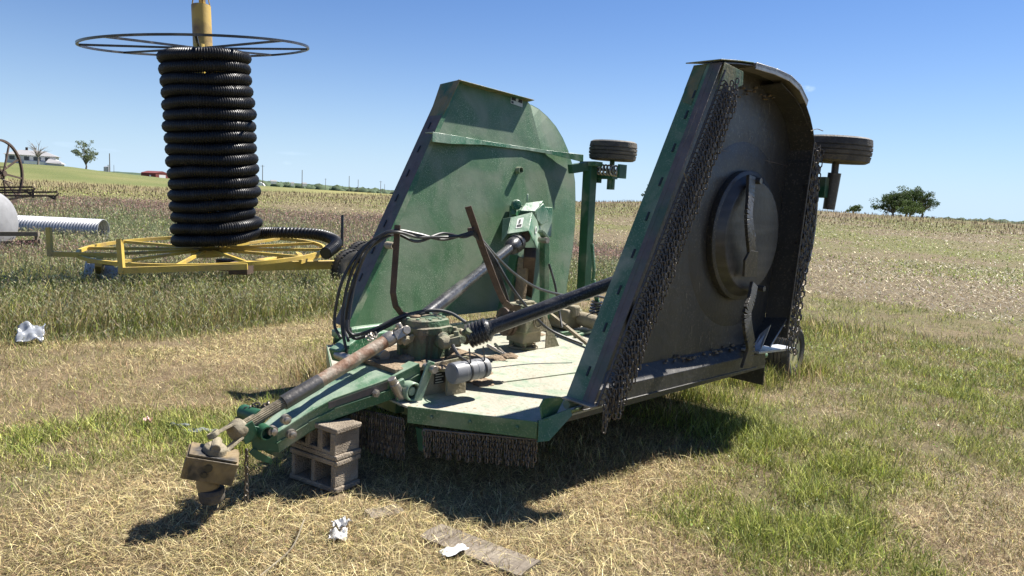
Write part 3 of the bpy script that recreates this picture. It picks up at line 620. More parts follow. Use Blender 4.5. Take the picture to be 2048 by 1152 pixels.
def yoke(name, c, d, m, s=1., parent=None, twist=0.):
    "universal joint yoke: collar, two ears with bearing caps and a cross"
    d = Vector(d).normalized(); u = d.orthogonal().normalized(); u = Matrix.Rotation(twist, 3, d) @ u; w = d.cross(u); mb = MB()
    mb.lathe(c, d, [(.040*s, -.07*s), (.046*s, -.05*s), (.046*s, -.01*s), (.034*s, .0)], 18)
    for k in (-1, 1):
        mb.bar(c+u*(k*.040*s)-d*.01*s, c+u*(k*.050*s)+d*.075*s, .055*s, .018*s, up=u)
        mb.cyl(c+u*(k*.030*s)+d*.07*s, c+u*(k*.066*s)+d*.07*s, .027*s, n=16)
        mb.cyl(c+w*(k*.01*s)+d*.07*s, c+w*(k*.055*s)+d*.07*s, .020*s, n=12)
    mb.lathe(c+d*.07*s, u, [(.018*s, -.05*s), (.024*s, 0), (.018*s, .05*s)], 12)
    return mb.build(name, m, parent or mow, bevel=.003*s)
dd = (s_top-s_mid).normalized()
yoke('yoke', s_top+dd*.05, dd, M['steel'], 1.1, drv, .5); g_in = MX(815, 668, .14)
yoke('yoke', g_in+V3(0, .02, .0), (s_top-g_in), M['dusty_cast'], 1.05, drv, 1.9)
seg('input_shaft', g_in+V3(0, .14, .02), g_in, .03, M['darkrust'], parent=drv)
mb = coil(MX(735, 678, .05), MX(750, 668, .1), .022, 3, .005); mb.build('retaining_spring', M['steel'], drv)
# front end that couples to the tractor
e0 = s_end; e1 = MX(448, 880, .23); d = (e1-e0).normalized()
mb = MB(); mb.lathe(e0, d, [(.036, -.03), (.060, -.02), (.060, .03), (.052, .045), (.040, .05)], 26)
u = d.orthogonal().normalized(); u = Matrix.Rotation(1.2, 3, d) @ u; w = d.cross(u)
for k in (-1, 1):
    mb.bar(e0+u*(k*.046)+d*.03, e0+u*(k*.058)+d*.155, .085, .016, up=u, w2=.06); mb.pipe(e0+u*(k*.045)+d*.15, e0+u*(k*.075)+d*.15, .034, .012, 18)
mb.build('front_yoke', M['tanmetal'], drv, bevel=.003)
bc = MX(421, 930, .27); rot = Matrix.Rotation(R(66), 3, 'Z') @ Matrix.Rotation(R(15), 3, 'Y') @ Matrix.Rotation(R(6), 3, 'X')
X_, Y_, Z_ = rot @ V3(1, 0, 0), rot @ V3(0, 1, 0), rot @ V3(0, 0, 1)
mb = MB()
for s in (-1, 1): mb.box(bc+X_*(.129*s), (.008, .15, .125), rot); mb.box(bc+Y_*(.078*s), (.265, .008, .125), rot)
mb.box(bc+Z_*.060, (.268, .165, .010), rot); mb.box(bc+Z_*.074, (.25, .15, .014), rot)
mb.build('driveline_shield', M['shield'], drv, bevel=.006)
for o, r in ((X_*-.01+Z_*.02, .022), (X_*-.02+Z_*-.022, .017)): mb = MB(); mb.cyl(bc+o-Y_*.079, bc+o-Y_*.087, r, n=14); mb.build('grease_hole', M['decal_dark'], drv)
for o in (X_*.132+Z_*.03-Y_*.03, X_*.132-Z_*.02+Y_*.03): mb = MB(); mb.cyl(bc+o, bc+o+X_*.006, .014, n=12); mb.build('grease_hole', M['decal_dark'], drv)
mb = MB(); mb.lathe(bc+Z_*.08, Z_, [(.065, 0), (.06, .03), (.04, .045)], 20); mb.box(bc+Z_*.10, (.05, .085, .07), rot); mb.cyl(bc+Z_*.12-Y_*.055, bc+Z_*.12+Y_*.055, .026, n=14); mb.build('joint_cross', M['tanmetal'], drv, bevel=.004)
dn_ = (-Z_).normalized(); b2 = MX(424, 975, .27)
mb = MB(); mb.lathe(bc-Z_*.05, (MX(423, 1002, .27)-bc), [(.06, 0), (.062, .06), (.055, .10), (.050, .12)], 26); mb.build('coupler', M['shield'], drv)
mb = MB(); dz = (MX(424, 1002, .27)-bc).normalized(); L = (MX(424, 1002, .27)-bc).length; mb.lathe(bc, dz, [(.052, L-.08), (.066, L-.075), (.070, L-.05), (.066, L-.045), (.068, L-.02), (.058, L), (.03, L+.002), (.028, L-.03)], 30); mb.build('coupler_collar', M['rubber'], drv, bevel=.002)
# ---- divider gearbox ---------------------------------------------
gt = MX(849, 634, .10); gb = V3(gt.x, gt.y, gt.z-.27); print('gearbox', gt)
mb = MB(); vs = []; fs = []; n = 60
def lob(k, r, amp): return r+amp*(1 if (k % 6) in (0, 1) else 0)
for z, r, am in ((0, .15, .012), (.17, .152, .014), (.172, .165, .010), (.215, .165, .010), (.222, .150, .004), (.262, .145, .002), (.27, .135, 0)):
    for k in range(n):
        t = 2*math.pi*k/n; rr = lob(k, r, am); rr *= 1/max(abs(math.cos(t)), abs(math.sin(t)))**.35; vs.append(gb+V3(rr*math.cos(t), rr*math.sin(t)*1.1, z))
m = 7
for i in range(m-1):
    for k in range(n): fs.append((i*n+k, i*n+(k+1) % n, (i+1)*n+(k+1) % n, (i+1)*n+k))
fs.append(tuple((m-1)*n+k for k in range(n))); mb.add(vs, fs); gbx = mb.build('divider_gearbox', M['muddy_green'], mow, ang=28)
for k in range(10):
    mb = MB(); t = 2*math.pi*(k+.5)/10; p = gt+V3(.128*math.cos(t), .14*math.sin(t), 0); mb.lathe(p, (0, 0, 1), [(.014, -.004), (.014, .008), (.008, .010)], 6); mb.build('cover_bolt', M['green_fresh'], gbx)
mb = MB(); mb.bar(gt+V3(.03, -.06, .0), gt+V3(.03, .08, .0), .012, .012); mb.bar(gt+V3(-.02, -.06, .0), gt+V3(-.02, .08, .0), .012, .012); mb.bar(gt+V3(.08, -.05, .0), gt+V3(.08, .06, .0), .012, .012)
mb.build('cover_ribs', M['green_fresh'], gbx)
mb = MB(); mb.lathe(gb+V3(.15, .03, .13), (1, 0, 0), [(.06, 0), (.06, .03), (.045, .04), (.04, .06)], 18); mb.build('shaft_flange', M['muddy_green'], gbx, bevel=.003); mb = MB(); mb.lathe(gb+V3(-.15, .03, .13), (-1, 0, 0), [(.08, 0), (.08, .04), (.05, .06)], 18); mb.build('shaft_flange', M['muddy_green'], gbx, bevel=.003); mb = MB(); mb.lathe(gb+V3(0, -.16, .14), (0, -1, 0), [(.08, 0), (.075, .03), (.05, .05)], 18)
mb.build('shaft_flange', M['muddy_green'], gbx, bevel=.003)
mb = MB()
for (q, z, r, h) in [((828, 650), 0, .05, .03), ((815, 638), 0, .04, .02)]:
    lump(mb, gt+V3(-.04 if q[0] > 820 else -.07, -.07, 0), r, h, q[0])
for i in range(9): lump(mb, V3(.05+.05*i+random.uniform(-.02, .02), gb.y-.13-.04*(i % 3)+.02*i, gb.z-.012), random.uniform(.04, .08), random.uniform(.015, .045), i)
for i in range(6): lump(mb, V3(.40+random.uniform(-.05, .08), gb.y-.1+.12*i, gb.z-.012), random.uniform(.04, .07), random.uniform(.015, .04), 30+i)
mb.build('mud', M['mud'], gbx, ang=80)['kind'] = 'stuff'
# stand that carries the gearbox
mb = MB(); z0 = gb.z; mb.slab([V3(-.25, gb.y-.42, z0), V3(.36, gb.y-.42, z0), V3(.42, gb.y+.35, z0), V3(-.3, gb.y+.35, z0)], (0, 0, -.03))
mb.build('gearbox_plate', M['mud'], mow, ang=20, bevel=.004)
mb = MB(); mb.box(V3(.02, gb.y+.1, (z0+DZ)/2-.02), (.5, .5, z0-DZ-.02)); mb.build('gearbox_stand', M['darkrust'], mow)
mb = MB(); xs = .46
sidep = [V3(.44, 0, 0)+V3(0, MX(*q, .44).y, MX(*q, .44).z) for q in ((862, 728), (935, 712), (950, 725), (935, 745), (892, 782), (842, 808))]
mb.slab(sidep, (-.012, 0, 0)); mb.build('stand_side', M['dusty_cast'], mow, bevel=.002)
mb = MB(); a = MX(879, 752, .445); mb.slab([a+V3(0, -.045, .05), a+V3(0, .045, .05), a+V3(0, .045, -.05), a+V3(0, -.045, -.05)], (.002, 0, 0)); mb.build('warning_label', M['decal_dark'], mow)
mb = MB()
for k in range(5): mb.slab([a+V3(.003, -.035, .035-.018*k), a+V3(.003, .03-(k % 2)*.015, .035-.018*k), a+V3(.003, .03-(k % 2)*.015, .029-.018*k), a+V3(.003, -.035, .029-.018*k)], (.001, 0, 0))
mb.build('label_lines', M['decal_white'], mow)
mb = MB()   # pivot bracket: tall folded plate beside the tongue
pb = [MX(*q, .50) for q in ((852, 727), (858, 721), (868, 725), (838, 812), (822, 812))]
mb.slab(pb, (.012, 0, 0)); mb.slab([MX(868, 725, .5), MX(838, 812, .5), MX(838, 812, .5)+V3(-.07, .0, 0), MX(868, 725, .5)+V3(-.07, 0, 0)], (0, .01, 0))
mb.build('pivot_bracket', M['green_fresh'], mow, bevel=.003)
mb = MB(); c = MX(861, 737, .5); mb.cyl(c+V3(-.06, 0, 0), c+V3(.05, 0, 0), .026); mb.lathe(MX(783, 757, .44), MX(800, 790, .44)-MX(783, 757, .44), [(.027, -.0), (.027, .04), (.032, .04), (.032, .16)], 14); mb.build('pivot_pin', M['steel'], mow, bevel=.002)
mb = MB(); c = MX(819, 781, .46); mb.pipe(c+V3(-.06, 0, 0), c+V3(.05, 0, 0), .062, .014, 22); mb.cyl(c+V3(-.05, 0, 0), c+V3(.03, 0, 0), .03)
mb.bar(MX(795, 762, .44), MX(808, 806, .44), .085, .03, up=(1, 0, 0)); mb.build('leveling_lever', M['green_fresh'], mow, bevel=.006)
mb = MB(); mb.slab([V3(-.3, gb.y-.2, DZ-.02), V3(.5, gb.y-.2, DZ-.02), V3(.5, gb.y-.2, .3), V3(-.3, gb.y-.2, .3)], (0, .02, 0)); mb.bar(MX(800, 815, .3), MX(800, 815, .3)+V3(-.5, 0, 0), .07, .07); mb.build('pivot_crossmember', M['green_dark'], mow)
mb = MB(); c = MX(707, 700, -.1); mb.bar(MX(672, 712, -.15), MX(715, 680, -.2), .12, .10); mb.bar(MX(715, 680, -.2), MX(770, 672, -.25), .10, .09); mb.build('tongue_arm', M['green_fresh'], mow, bevel=.012)
mb = MB(); c = MX(690, 715, -.05); mb.cyl(c+V3(-.1, 0, 0), c+V3(.12, 0, 0), .03); c = MX(757, 708, 0.0); mb.cyl(c, c+V3(.08, 0, 0), .04); mb.build('arm_pin', M['steel'], mow)
# ---- document canister -------------------------------------------
a, b = MX(905, 747, .66), MX(972, 734, .66); d = (b-a).normalized()
mb = MB(); L = (b-a).length; mb.lathe(a, d, [(.060, -.012), (.068, -.004), (.070, .03), (.070, .075), (.066, .08), (.066, .17), (.0675, .172), (.0675, .20), (.066, .205), (.066, L-.01), (.058, L)], 30); cn_ = mb.build('manual_canister', M['grey'], mow, ang=30)
mb = MB()
for t in (.40, .82):
    p = a+d*(L*t); mb.lathe(p, d, [(.068, -.006), (.071, -.006), (.071, .006), (.068, .006)], 24, closed=True); mb.bar(p+V3(.04, 0, .055), p+V3(.02, 0, .15), .004, .010, up=(0, 1, 0))
    mb.tube(spline([p+V3(.0, 0, .07), p+V3(-.08, -.02, .09), p+V3(-.2, 0, .05)], 5), .005, 5)
mb.build('cable_tie', M['hose'], cn_)
mb = MB(); mb.bar(a+d*.15+V3(-.06, 0, 0), a+d*.15+V3(-.2, 0, -.03), .20, .02); mb.bar(V3(a.x-.14, a.y+.15, a.z-.04), V3(a.x-.14, a.y+.15, DZ), .16, .02, up=(1, 0, 0)); mb.build('canister_bracket', M['dusty_cast'], cn_)
# ---- deck gearbox -------------------------------------------------
f0 = MZ(1046, 699, DZ); print('deck gearbox', f0)
f0 = f0+V3(-.06, .06, 0)
mb = MB(); mb.lathe(f0, (0, 0, 1), [(.135, 0), (.135, .022), (.11, .024)], 26); mb.lathe(f0, (0, 0, 1), [(.085, .02), (.085, .14)], 20)
for k in (-1, 1):
    mb.bar(f0+V3(.07*k, -.07, .02), f0+V3(.07*k, -.07, .15), .035, .06)
mb.box(f0+V3(0, 0, .12), (.22, .22, .12)); mb.box(f0+V3(0, 0, .27), (.30, .28, .22)); mb.box(f0+V3(0, 0, .39), (.24, .24, .02)); mb.box(f0+V3(.02, -.02, .415), (.13, .12, .03))
gx2 = mb.build('deck_gearbox', M['dusty_cast'], mow, bevel=.014)
mb = MB()
for k in range(6):
    t = 2*math.pi*(k+.3)/6; mb.lathe(f0+V3(.115*math.cos(t), .115*math.sin(t), .022), (0, 0, 1), [(.016, 0), (.016, .016), (.008, .02)], 6)
mb.build('flange_bolts', M['tanmetal'], gx2)
mb = MB(); c = f0+V3(.151, .02, .26); mb.lathe(c, (1, 0, 0), [(.062, 0), (.062, .010), (.052, .010), (.052, 0)], 22, closed=True)   # raised cast emblem: a leaping deer inside a rounded border
mb.slab([c+V3(.002, -.035, .004), c+V3(.002, -.01, .018), c+V3(.002, .018, .018), c+V3(.002, .032, .034), c+V3(.002, .04, .022), c+V3(.002, .022, .002), c+V3(.002, .036, -.02), c+V3(.002, .010, -.004), c+V3(.002, -.018, .0), c+V3(.002, -.036, -.022)], (.006, 0, 0))
mb.slab([c+V3(.002, .026, .032), c+V3(.002, .016, .048), c+V3(.002, .034, .038)], (.005, 0, 0))
mb.build('cast_emblem', M['tanmetal'], gx2)
mb = MB(); mb.lathe(f0+V3(0, -.14, .25), (-.25, -1, .0), [(.10, 0), (.10, .02), (.125, .03), (.125, .05), (.11, .055), (.11, .07), (.125, .075), (.125, .10), (.06, .11), (.04, .16)], 22); mb.build('slip_clutch', M['darkrust'], gx2, bevel=.002)
mb = MB(); mb.slab([f0+V3(.13, .16, 0), f0+V3(.13, .34, 0), f0+V3(.13, .16, .28)], (-.012, 0, 0)); mb.build('gusset', M['dusty_cast'], gx2)
c1 = gb+V3(.08, .19, .12); c2 = f0+V3(-.03, -.30, .25); mb = MB(); mb.cyl(c1, c2, .032); mb.build('rear_driveshaft', M['darkrust'], mow)
yoke('yoke', c2-(c2-c1).normalized()*.1, (c2-c1), M['darkrust'], .9, mow, .3); yoke('yoke', c1+(c2-c1).normalized()*.1, (c1-c2), M['dusty_cast'], 1.1, mow, .9)
# ---- wing drivelines ---------------------------------------------
a = MX(955, 666, .34); b = MX(1236, 562, 1.02); d = (b-a).normalized(); L = (b-a).length
mb = MB(); mb.lathe(a, d, [(.052, .05), (.052, L*.62), (.047, L*.63), (.047, L+.1)], 28); rd = mb.build('wing_driveshaft', M['black'], mow, ang=30)
mb = MB(); prof = [(.04, .02), (.062, -.06)]
for i in range(6): prof += [(.082, -.07+.026*i), (.088, -.066+.026*i), (.088, -.056+.026*i), (.080, -.052+.026*i), (.078, -.046+.026*i)]
prof = [(.072, -.075)]+prof[2:]+[(.06, .10), (.052, .12)]; prof += [(.05, .10), (.066, .06), (.070, -.07)]
mb.lathe(a, d, prof, 36, closed=True); mb.build('joint_bell', M['black'], rd, ang=25)
g1 = gb+V3(.22, .05, .13); yoke('yoke', g1, (a-g1), M['dusty_cast'], 1.0, rd, .7); seg('shaft_stub', g1+V3(-.1, 0, 0), g1, .035, M['dusty_cast'], parent=rd); yoke('yoke', a-d*.02, (g1-a), M['dusty_cast'], .95, rd, .2)
a = MX(862, 622, -.06); b = MX(1030, 488, -.82); d = (b-a).normalized(); L = (b-a).length
mb = MB(); mb.lathe(a, d, [(.050, -.1), (.050, L*.32), (.044, L*.33), (.044, L-.1), (.05, L-.09), (.05, L)], 28); ld = mb.build('wing_driveshaft', M['black'], mow, ang=30)
mb = MB(); mb.lathe(b-d*.16, d, [(.048, 0), (.06, .02), (.075, .05), (.08, .10), (.08, .14), (.09, .15), (.09, .22), (.07, .22)], 28); mb.build('joint_bell', M['black'], ld, ang=30)
# ---- gearbox guard on the left wing --------------------------------
a_, b_, c_, d_ = MX(1016, 476, -.70), MX(1024, 443, -.80), MX(1066, 433, -.74), MX(1059, 470, -.60)
e_, f_ = MX(1085, 463, -.86), MX(1076, 507, -.72)
mb = MB(); mb.slab([a_, b_, c_, d_], (c_-b_).cross(a_-b_).normalized()*.008); mb.slab([c_, e_, f_, d_], (e_-c_).cross(d_-c_).normalized()*.008)
mb.slab([a_, b_, b_+V3(-.12, 0, -.02), a_+V3(-.08, 0, -.08)], (0, -.008, 0))
gd = mb.build('gearbox_guard', M['green_fresh'], lw, bevel=.003)
def onquad(q, s, t, lift=.004):
    a, b, c, d = q; p = a.lerp(d, s).lerp(b.lerp(c, s), t); n = (c-b).cross(a-b).normalized(); return p+n*lift
def plate(q, s0, s1, t0, t1, th): return [onquad(q, s, t, th) for s, t in ((s0, t0), (s0, t1), (s1, t1), (s1, t0))]
q1 = (a_, b_, c_, d_); nn = (c_-b_).cross(a_-b_).normalized()
if nn.dot(CM-a_) < 0: nn = -nn; sg = -1
else: sg = 1
mb = MB(); mb.slab(plate(q1, .32, .62, .22, .78, (.010 if sg > 0 else -.004)), nn*.002); mb.build('safety_label', M['decal_white'], lw)
mb = MB(); mb.slab(plate(q1, .36, .58, .28, .42, (.0135 if sg > 0 else -.0075)), nn*.001); mb.slab(plate(q1, .40, .50, .48, .70, (.0135 if sg > 0 else -.0075)), nn*.001); mb.build('label_print', M['decal_dark'], lw)
q2_ = (d_, c_, e_, f_); n2 = (e_-c_).cross(d_-c_).normalized()
if n2.dot(CM-c_) < 0: n2 = -n2
cc = (c_+d_+e_+f_)/4; up_ = (c_-d_).normalized(); rt_ = n2.cross(up_)
mb = MB(); mb.add([cc+n2*.011+up_*(.050*math.cos(t))+rt_*(.026*math.sin(t)) for t in [2*math.pi*k/20 for k in range(20)]], [tuple(range(20))]); mb.build('oval_label', M['decal_white'], lw)
mb = MB(); mb.add([cc+n2*.013+up_*(.030*math.cos(t))+rt_*(.012*math.sin(t)) for t in [2*math.pi*k/16 for k in range(16)]], [tuple(range(16))]); mb.build('label_print', M['decal_dark'], lw)
mb = MB()   # wing gearbox body above
qa = [MX(1041, 430, -.84), MX(1053, 414, -.9), MX(1090, 409, -.86), MX(1073, 431, -.78)]
hexr = [MX(*q, -.80) for q in ((1073, 431), (1090, 415), (1101, 436), (1097, 451), (1086, 460), (1076, 448))]
mb.slab(hexr, (-.20, -.05, 0)); mb.slab(qa, V3(-.06, .05, -.14))
mb.bar(MX(1028, 425, -.95), MX(1042, 440, -1.05), .05, .13); mb.lathe(MX(1033, 418, -.92), (1, -.4, 0), [(.05, -.02), (.05, .03), (.02, .035)], 16); mb.bar(MX(1056, 412, -.93), MX(1057, 396, -.93), .014, .02)
mb.box(MX(1062, 450, -1.05), (.35, .3, .3)); mb.build('wing_gearbox', M['green_fresh'], lw, bevel=.008)
mb = MB(); c = MX(1052, 483, -.68); mb.cyl(c, c+V3(-.1, .08, .02), .05); mb.build('gearbox_seal', M['darkrust'], lw)
mb = MB(); mb.bar(MX(1060, 505, -.82), MZ(1050, 625, .52), .12, .12); mb.build('mud_crusted_post', M['darkrust'], mow, bevel=.01)
mb = MB(); mb.bar(MX(1048, 515, -1.0), MX(1036, 632, -1.0), .13, .05); mb.build('mud_crusted_strut', M['mud'], mow, bevel=.01)
mb = MB(); mb.bar(MX(1089, 480, -.80), MX(1089, 640, -.80), .075, .075); mb.bar(MX(1081, 462, -.78), MX(1095, 480, -.78), .035, .07, up=(1, 0, 0)); mb.bar(MX(1030, 510, -1.12), MX(1000, 640, -1.12), .11, .04); mb.build('support_strut', M['green'], mow, bevel=.006)  # the slanted last bar mostly stands in for shade on the wing
mb = MB(); c = MX(1088, 480, -.76); mb.cyl(c+V3(-.06, 0, 0), c+V3(.05, 0, 0), .03); mb.build('strut_pin', M['steel'], mow)
# ---- hoses and their holders --------------------------------------
mb = MB()
P1 = [MX(*q, .0) for q in ((795, 450), (792, 500), (786, 585), (791, 612), (805, 630), (822, 632))]
for i in range(len(P1)-1): mb.bar(P1[i], P1[i+1]+(P1[i+1]-P1[i])*.03, .045, .010, up=(.4, -1, 0))
mb.build('hose_holder', M['darkrust'], mow, bevel=.001)
mb = MB(); P1 = [MX(*q, .12) for q in ((936, 413), (968, 505), (996, 578), (1008, 604), (1022, 615), (1040, 617))]
for i in range(len(P1)-1): mb.bar(P1[i], P1[i+1]+(P1[i+1]-P1[i])*.03, .05, .010, up=(.6, -1, 0))
mb.bar(MX(944, 455, .1), MX(946, 470, .1), .05, .05); mb.build('hose_holder', M['darkrust'], mow, bevel=.001)
def hose(pts, r=.011, n=8, name='hose'):
    P = [MX(q[0], q[1], q[2]) for q in pts]; mb = MB(); mb.tube(spline(P, 9), r, n); return mb.build(name, M['hose'], mow)
for k, (dx, dy, dp) in enumerate([(0, 0, .0), (6, 4, .03), (-7, 3, -.03), (3, 10, -.06)]):
    hose([(692+dx*1.6, 700 if k == 0 else 672+dy, -.1), (684+dx*2.2, 640+dy, -.15+dp), (698+dx*2, 560+dy, -.15), (728+dx, 498+dy, -.10+dp), (762, 470+dy, -.05), (794, 461+dy*.8, 0+dp), (835, 468+dy*1.5, .03), (885, 479-dy*1.2, .06+dp), (925, 470+dy*.4, .10), (946, 463+dy*.5, .12)])
hose([(692, 700, -.1), (694, 718, -.1), (704, 722, -.08)], .011)
hose([(694, 640, -.12), (696, 662, -.1), (712, 670, -.08), (750, 658, .0), (800, 634, .04), (860, 621, .10), (900, 626, .18), (932, 645, .3)], .013)
hose([(700, 655, -.12), (704, 674, -.1), (720, 676, -.08), (760, 660, .0), (810, 636, .04), (850, 626, .10)], .011)
hose([(745, 672, .0), (775, 650, .02), (812, 634, .03)], .010)
hose([(946, 463, .12), (962, 478, .1), (990, 510, .0), (1030, 548, -.15), (1080, 578, -.3), (1140, 592, -.4), (1190, 592, -.45), (1225, 600, -.4)], .012)
hose([(946, 466, .12), (975, 500, .1), (1003, 560, .1), (1022, 622, .08)], .012)
hose([(946, 463, .12), (985, 512, .1), (1020, 570, .12), (1060, 622, .15), (1100, 660, .2), (1165, 688, .35)], .012)
hose([(946, 468, .12), (970, 495, .1), (992, 540, .1), (1010, 606, .08)], .010)
hose([(1098, 528, -.5), (1110, 570, -.45), (1118, 620, -.4), (1124, 655, -.3)], .011)
mb = MB(); p, q = MZ(1098, 626, .66), MZ(1178, 690, .53); mb.bar(p, q, .03, .03); mb.build('diagonal_brace', M['tanmetal'], mow)
mb = MB(); p, q = MZ(975, 690, .60), MZ(1020, 715, .53); mb.tube([p, p.lerp(q, .4)], .015, 10); mb.tube([p.lerp(q, .4), q], .010, 8); mb.tube([p.lerp(q, .7), p.lerp(q, .9)], .018, 6); p2, q2b = MZ(990, 688, .56), MZ(1012, 712, .53); mb.tube([p2, q2b], .012, 8); mb.build('hose_coupler', M['steel'], mow)
hose([(905, 690, .45), (915, 708, .5), (928, 722, .5)], .012)
# ---- parts seen past the deck -------------------------------------
mb = MB(); mb.cyl(MZ(1158, 636, .62), MZ(1206, 650, .62), .075, n=18); mb.build('axle_cylinder', M['dusty_cast'], mow, bevel=.004)
mb = MB(); mb.box(MZ(1128, 634, .62), (.30, .24, .2)); mb.bar(MZ(1060, 622, .62), MZ(1160, 618, .66), .09, .08); mb.box(MZ(1145, 622, .7), (.14, .1, .12)); mb.build('rockshaft', M['dusty_cast'], mow, bevel=.02)
mb = coil(MY(1184, 640, 2.65), MY(1194, 602, 2.65), .05, 6, .012); mb.build('spring', M['black'], mow)
mb = MB(); Pl = [MY(*q, 2.7) for q in ((1184, 488), (1188, 540), (1186, 560), (1194, 600), (1202, 650))]
for i in range(len(Pl)-1): mb.bar(Pl[i], Pl[i+1], .055 if i > 1 else .035, .02, up=(0, 1, 0))
mb.build('lift_lever', M['green_fresh'], mow, bevel=.003)
mb = MB(); mb.bar(MZ(1120, 668, .52), MZ(1205, 660, .52), .06, .03); mb.bar(MZ(1150, 672, .52), MZ(1210, 654, .52), .04, .02); mb.build('deck_strap', M['green_fresh'], mow)
mb = MB()
for i in range(26):
    c = MZ(random.uniform(1060, 1200), random.uniform(640, 675), DZ) if i < 16 else MZ(random.uniform(905, 985), random.uniform(738, 775), DZ); 
    if abs(c.x) < 1.15: lump(mb, V3(c.x, c.y, DZ-.002), random.uniform(.03, .10), random.uniform(.006, .02), i)
mb.build('caught_chaff', M['mud'], deck, ang=80)
for o in [lw]+list(lw.children): o.data.transform(LTILT)
# ================================================================== CONCRETE BLOCKS
def block(name, label, near, left, back, z0, holes, rz=0.):
    "hollow concrete block lying on its side; near/left/back are its base corners"
    X = (left-near); X.z = 0; Lx = .41; X.normalize(); Y = Vector((-X.y, X.x, 0)); 
    if Y.dot(back-near) < 0: Y = -Y
    Rm = Matrix.Rotation(rz, 3, 'Z'); X = Rm @ X; Y = Rm @ Y; Dp = .205; H = .198; t = .032
    o = Vector((near.x, near.y, z0)); mb = MB()
    def bx(x0, x1, y0, y1, za, zb): 
        vs = [o+X*x+Y*y+Vector((0, 0, z)) for x in (x0, x1) for y in (y0, y1) for z in (za, zb)]
        mb.add(vs, [(0, 1, 3, 2), (4, 6, 7, 5), (0, 4, 5, 1), (2, 3, 7, 6), (0, 2, 6, 4), (1, 5, 7, 3)])
    bx(0, Lx, 0, Dp, 0, t); bx(0, Lx, 0, Dp, H-t, H)
    n = holes; wt = .032 if n == 2 else .040; inset = .018; span = (Lx-2*inset-wt)/n
    for k in range(n+1):
        x0 = inset+k*span; bx(x0, x0+wt, 0.001, Dp-.001, t-.001, H-t+.001)
    if n == 3: bx(inset+.002, Lx-inset-.002, .003, Dp-.003, t-.002, t+.022)
    ob = mb.build(name, M['concrete'], None, ang=25, bevel=.007); tag(ob, label, 'concrete block', 'concrete blocks under the tongue'); return ob
nr, lf, bk_ = G(672, 992, 0), G(586, 961, 0), G(728, 968, 0)
block('concrete_block', 'lower hollow grey concrete block with two big openings, standing on the ground under the tongue', nr, lf, bk_, .008, 2)
block('concrete_block', 'upper hollow grey concrete block with three small openings, directly under the green tongue', nr+Vector((-.004, .002, 0)), lf, bk_, .208, 3, R(-2))
# ================================================================== TERRAIN
def vn(x, y, s, seed):
    "smooth value noise, 0..1"
    x = np.asarray(x, float)/s+1000.3; y = np.asarray(y, float)/s+1000.7; xi = np.floor(x).astype(np.int64); yi = np.floor(y).astype(np.int64); fx = x-xi; fy = y-yi
    fx = fx*fx*(3-2*fx); fy = fy*fy*(3-2*fy)
    def h(a, b): 
        v = (a*374761393+b*668265263+seed*974634777) & 0xffffffff; v = ((v ^ (v >> 13))*1274126177) & 0xffffffff; return ((v ^ (v >> 16)) & 0xffff)/65535.
    return (h(xi, yi)*(1-fx)+h(xi+1, yi)*fx)*(1-fy)+(h(xi, yi+1)*(1-fx)+h(xi+1, yi+1)*fx)*fy
def fbm(x, y, s, seed, o=3):
    t = 0; a = .5; n = 0
    for i in range(o): t = t+a*vn(x, y, s/2**i, seed+i*7); n += a; a *= .55
    return t/n
ELD = [0, 28, 60, 112, 250, 520, 1300, 4000]
def EL(az, xs, vs): return CAMH*0+np.interp(az, xs, vs)
def terr(x, y):
    x = np.asarray(x, float); y = np.asarray(y, float); d = np.hypot(x, y); az = np.degrees(np.arctan2(x, y))
    t = lambda e, D: CAMH+D*np.tan(np.radians(e))
    z110 = t(np.interp(az, [-36, -26, -10, 0, 5, 10.6, 23, 35, 45, 90, 180], [-.38, -.45, -.16, -.02, .10, .42, .30, .06, 0, -.5, -.9]), 112)
    z250 = t(np.interp(az, [-60, -36, -32, -30, -26, -22, -15, -10, 0, 5, 90], [.6, .84, .80, .60, .34, .2, .06, 0, -.06, -.3, -.4]), 250)
    z520 = t(np.interp(az, [-60, -36, -26, -10, 0, 5, 90], [.3, .35, .2, -.02, -.1, -.3, -.3]), 520)
    z60 = .22*z110
    zz = [0*d, 0*d, z60, z110, z250, z520, 0*d-1.0, 0*d-4.0]; out = np.zeros_like(d)
    for i in range(len(ELD)-1):
        m = (d >= ELD[i]) & (d <= ELD[i+1]); f = np.clip((d-ELD[i])/(ELD[i+1]-ELD[i]), 0, 1)
        if i in (3,): f = f*f*(3-2*f) if False else f
        out = np.where(m, zz[i]*(1-f)+zz[i+1]*f, out)
    out = np.where(d > ELD[-1], -4.0, out)
    near = np.clip(1-d/22, 0, 1)
    dip = .20*np.exp(-((x+1.75)**2+(y-2.55)**2)/(2*.55**2))  # hollow added so the hitch shadow falls longer
    return out+(fbm(x, y, 1.6, 3)-.5)*.05*near-dip
def field_y(x): return np.interp(x, [-60, -41, -30, -16, -9.8, 3.6, 6.9, 8.2, 9.1, 14, 40], [60, 58, 56, 49, 48, 31.5, 16, 14.9, 12.5, 0, -60])
def tall_y(x): return np.interp(x, [-20, -8, -5.3, -4.1, -3.5, -2.7, 0, 3, 5.0, 5.6, 7, 40], [5.8, 6.5, 7.3, 8.0, 8.6, 9.9, 12.5, 15.5, 17.5, 24, 90, 90])
GB = []   # green spots: x, y, radius, weight
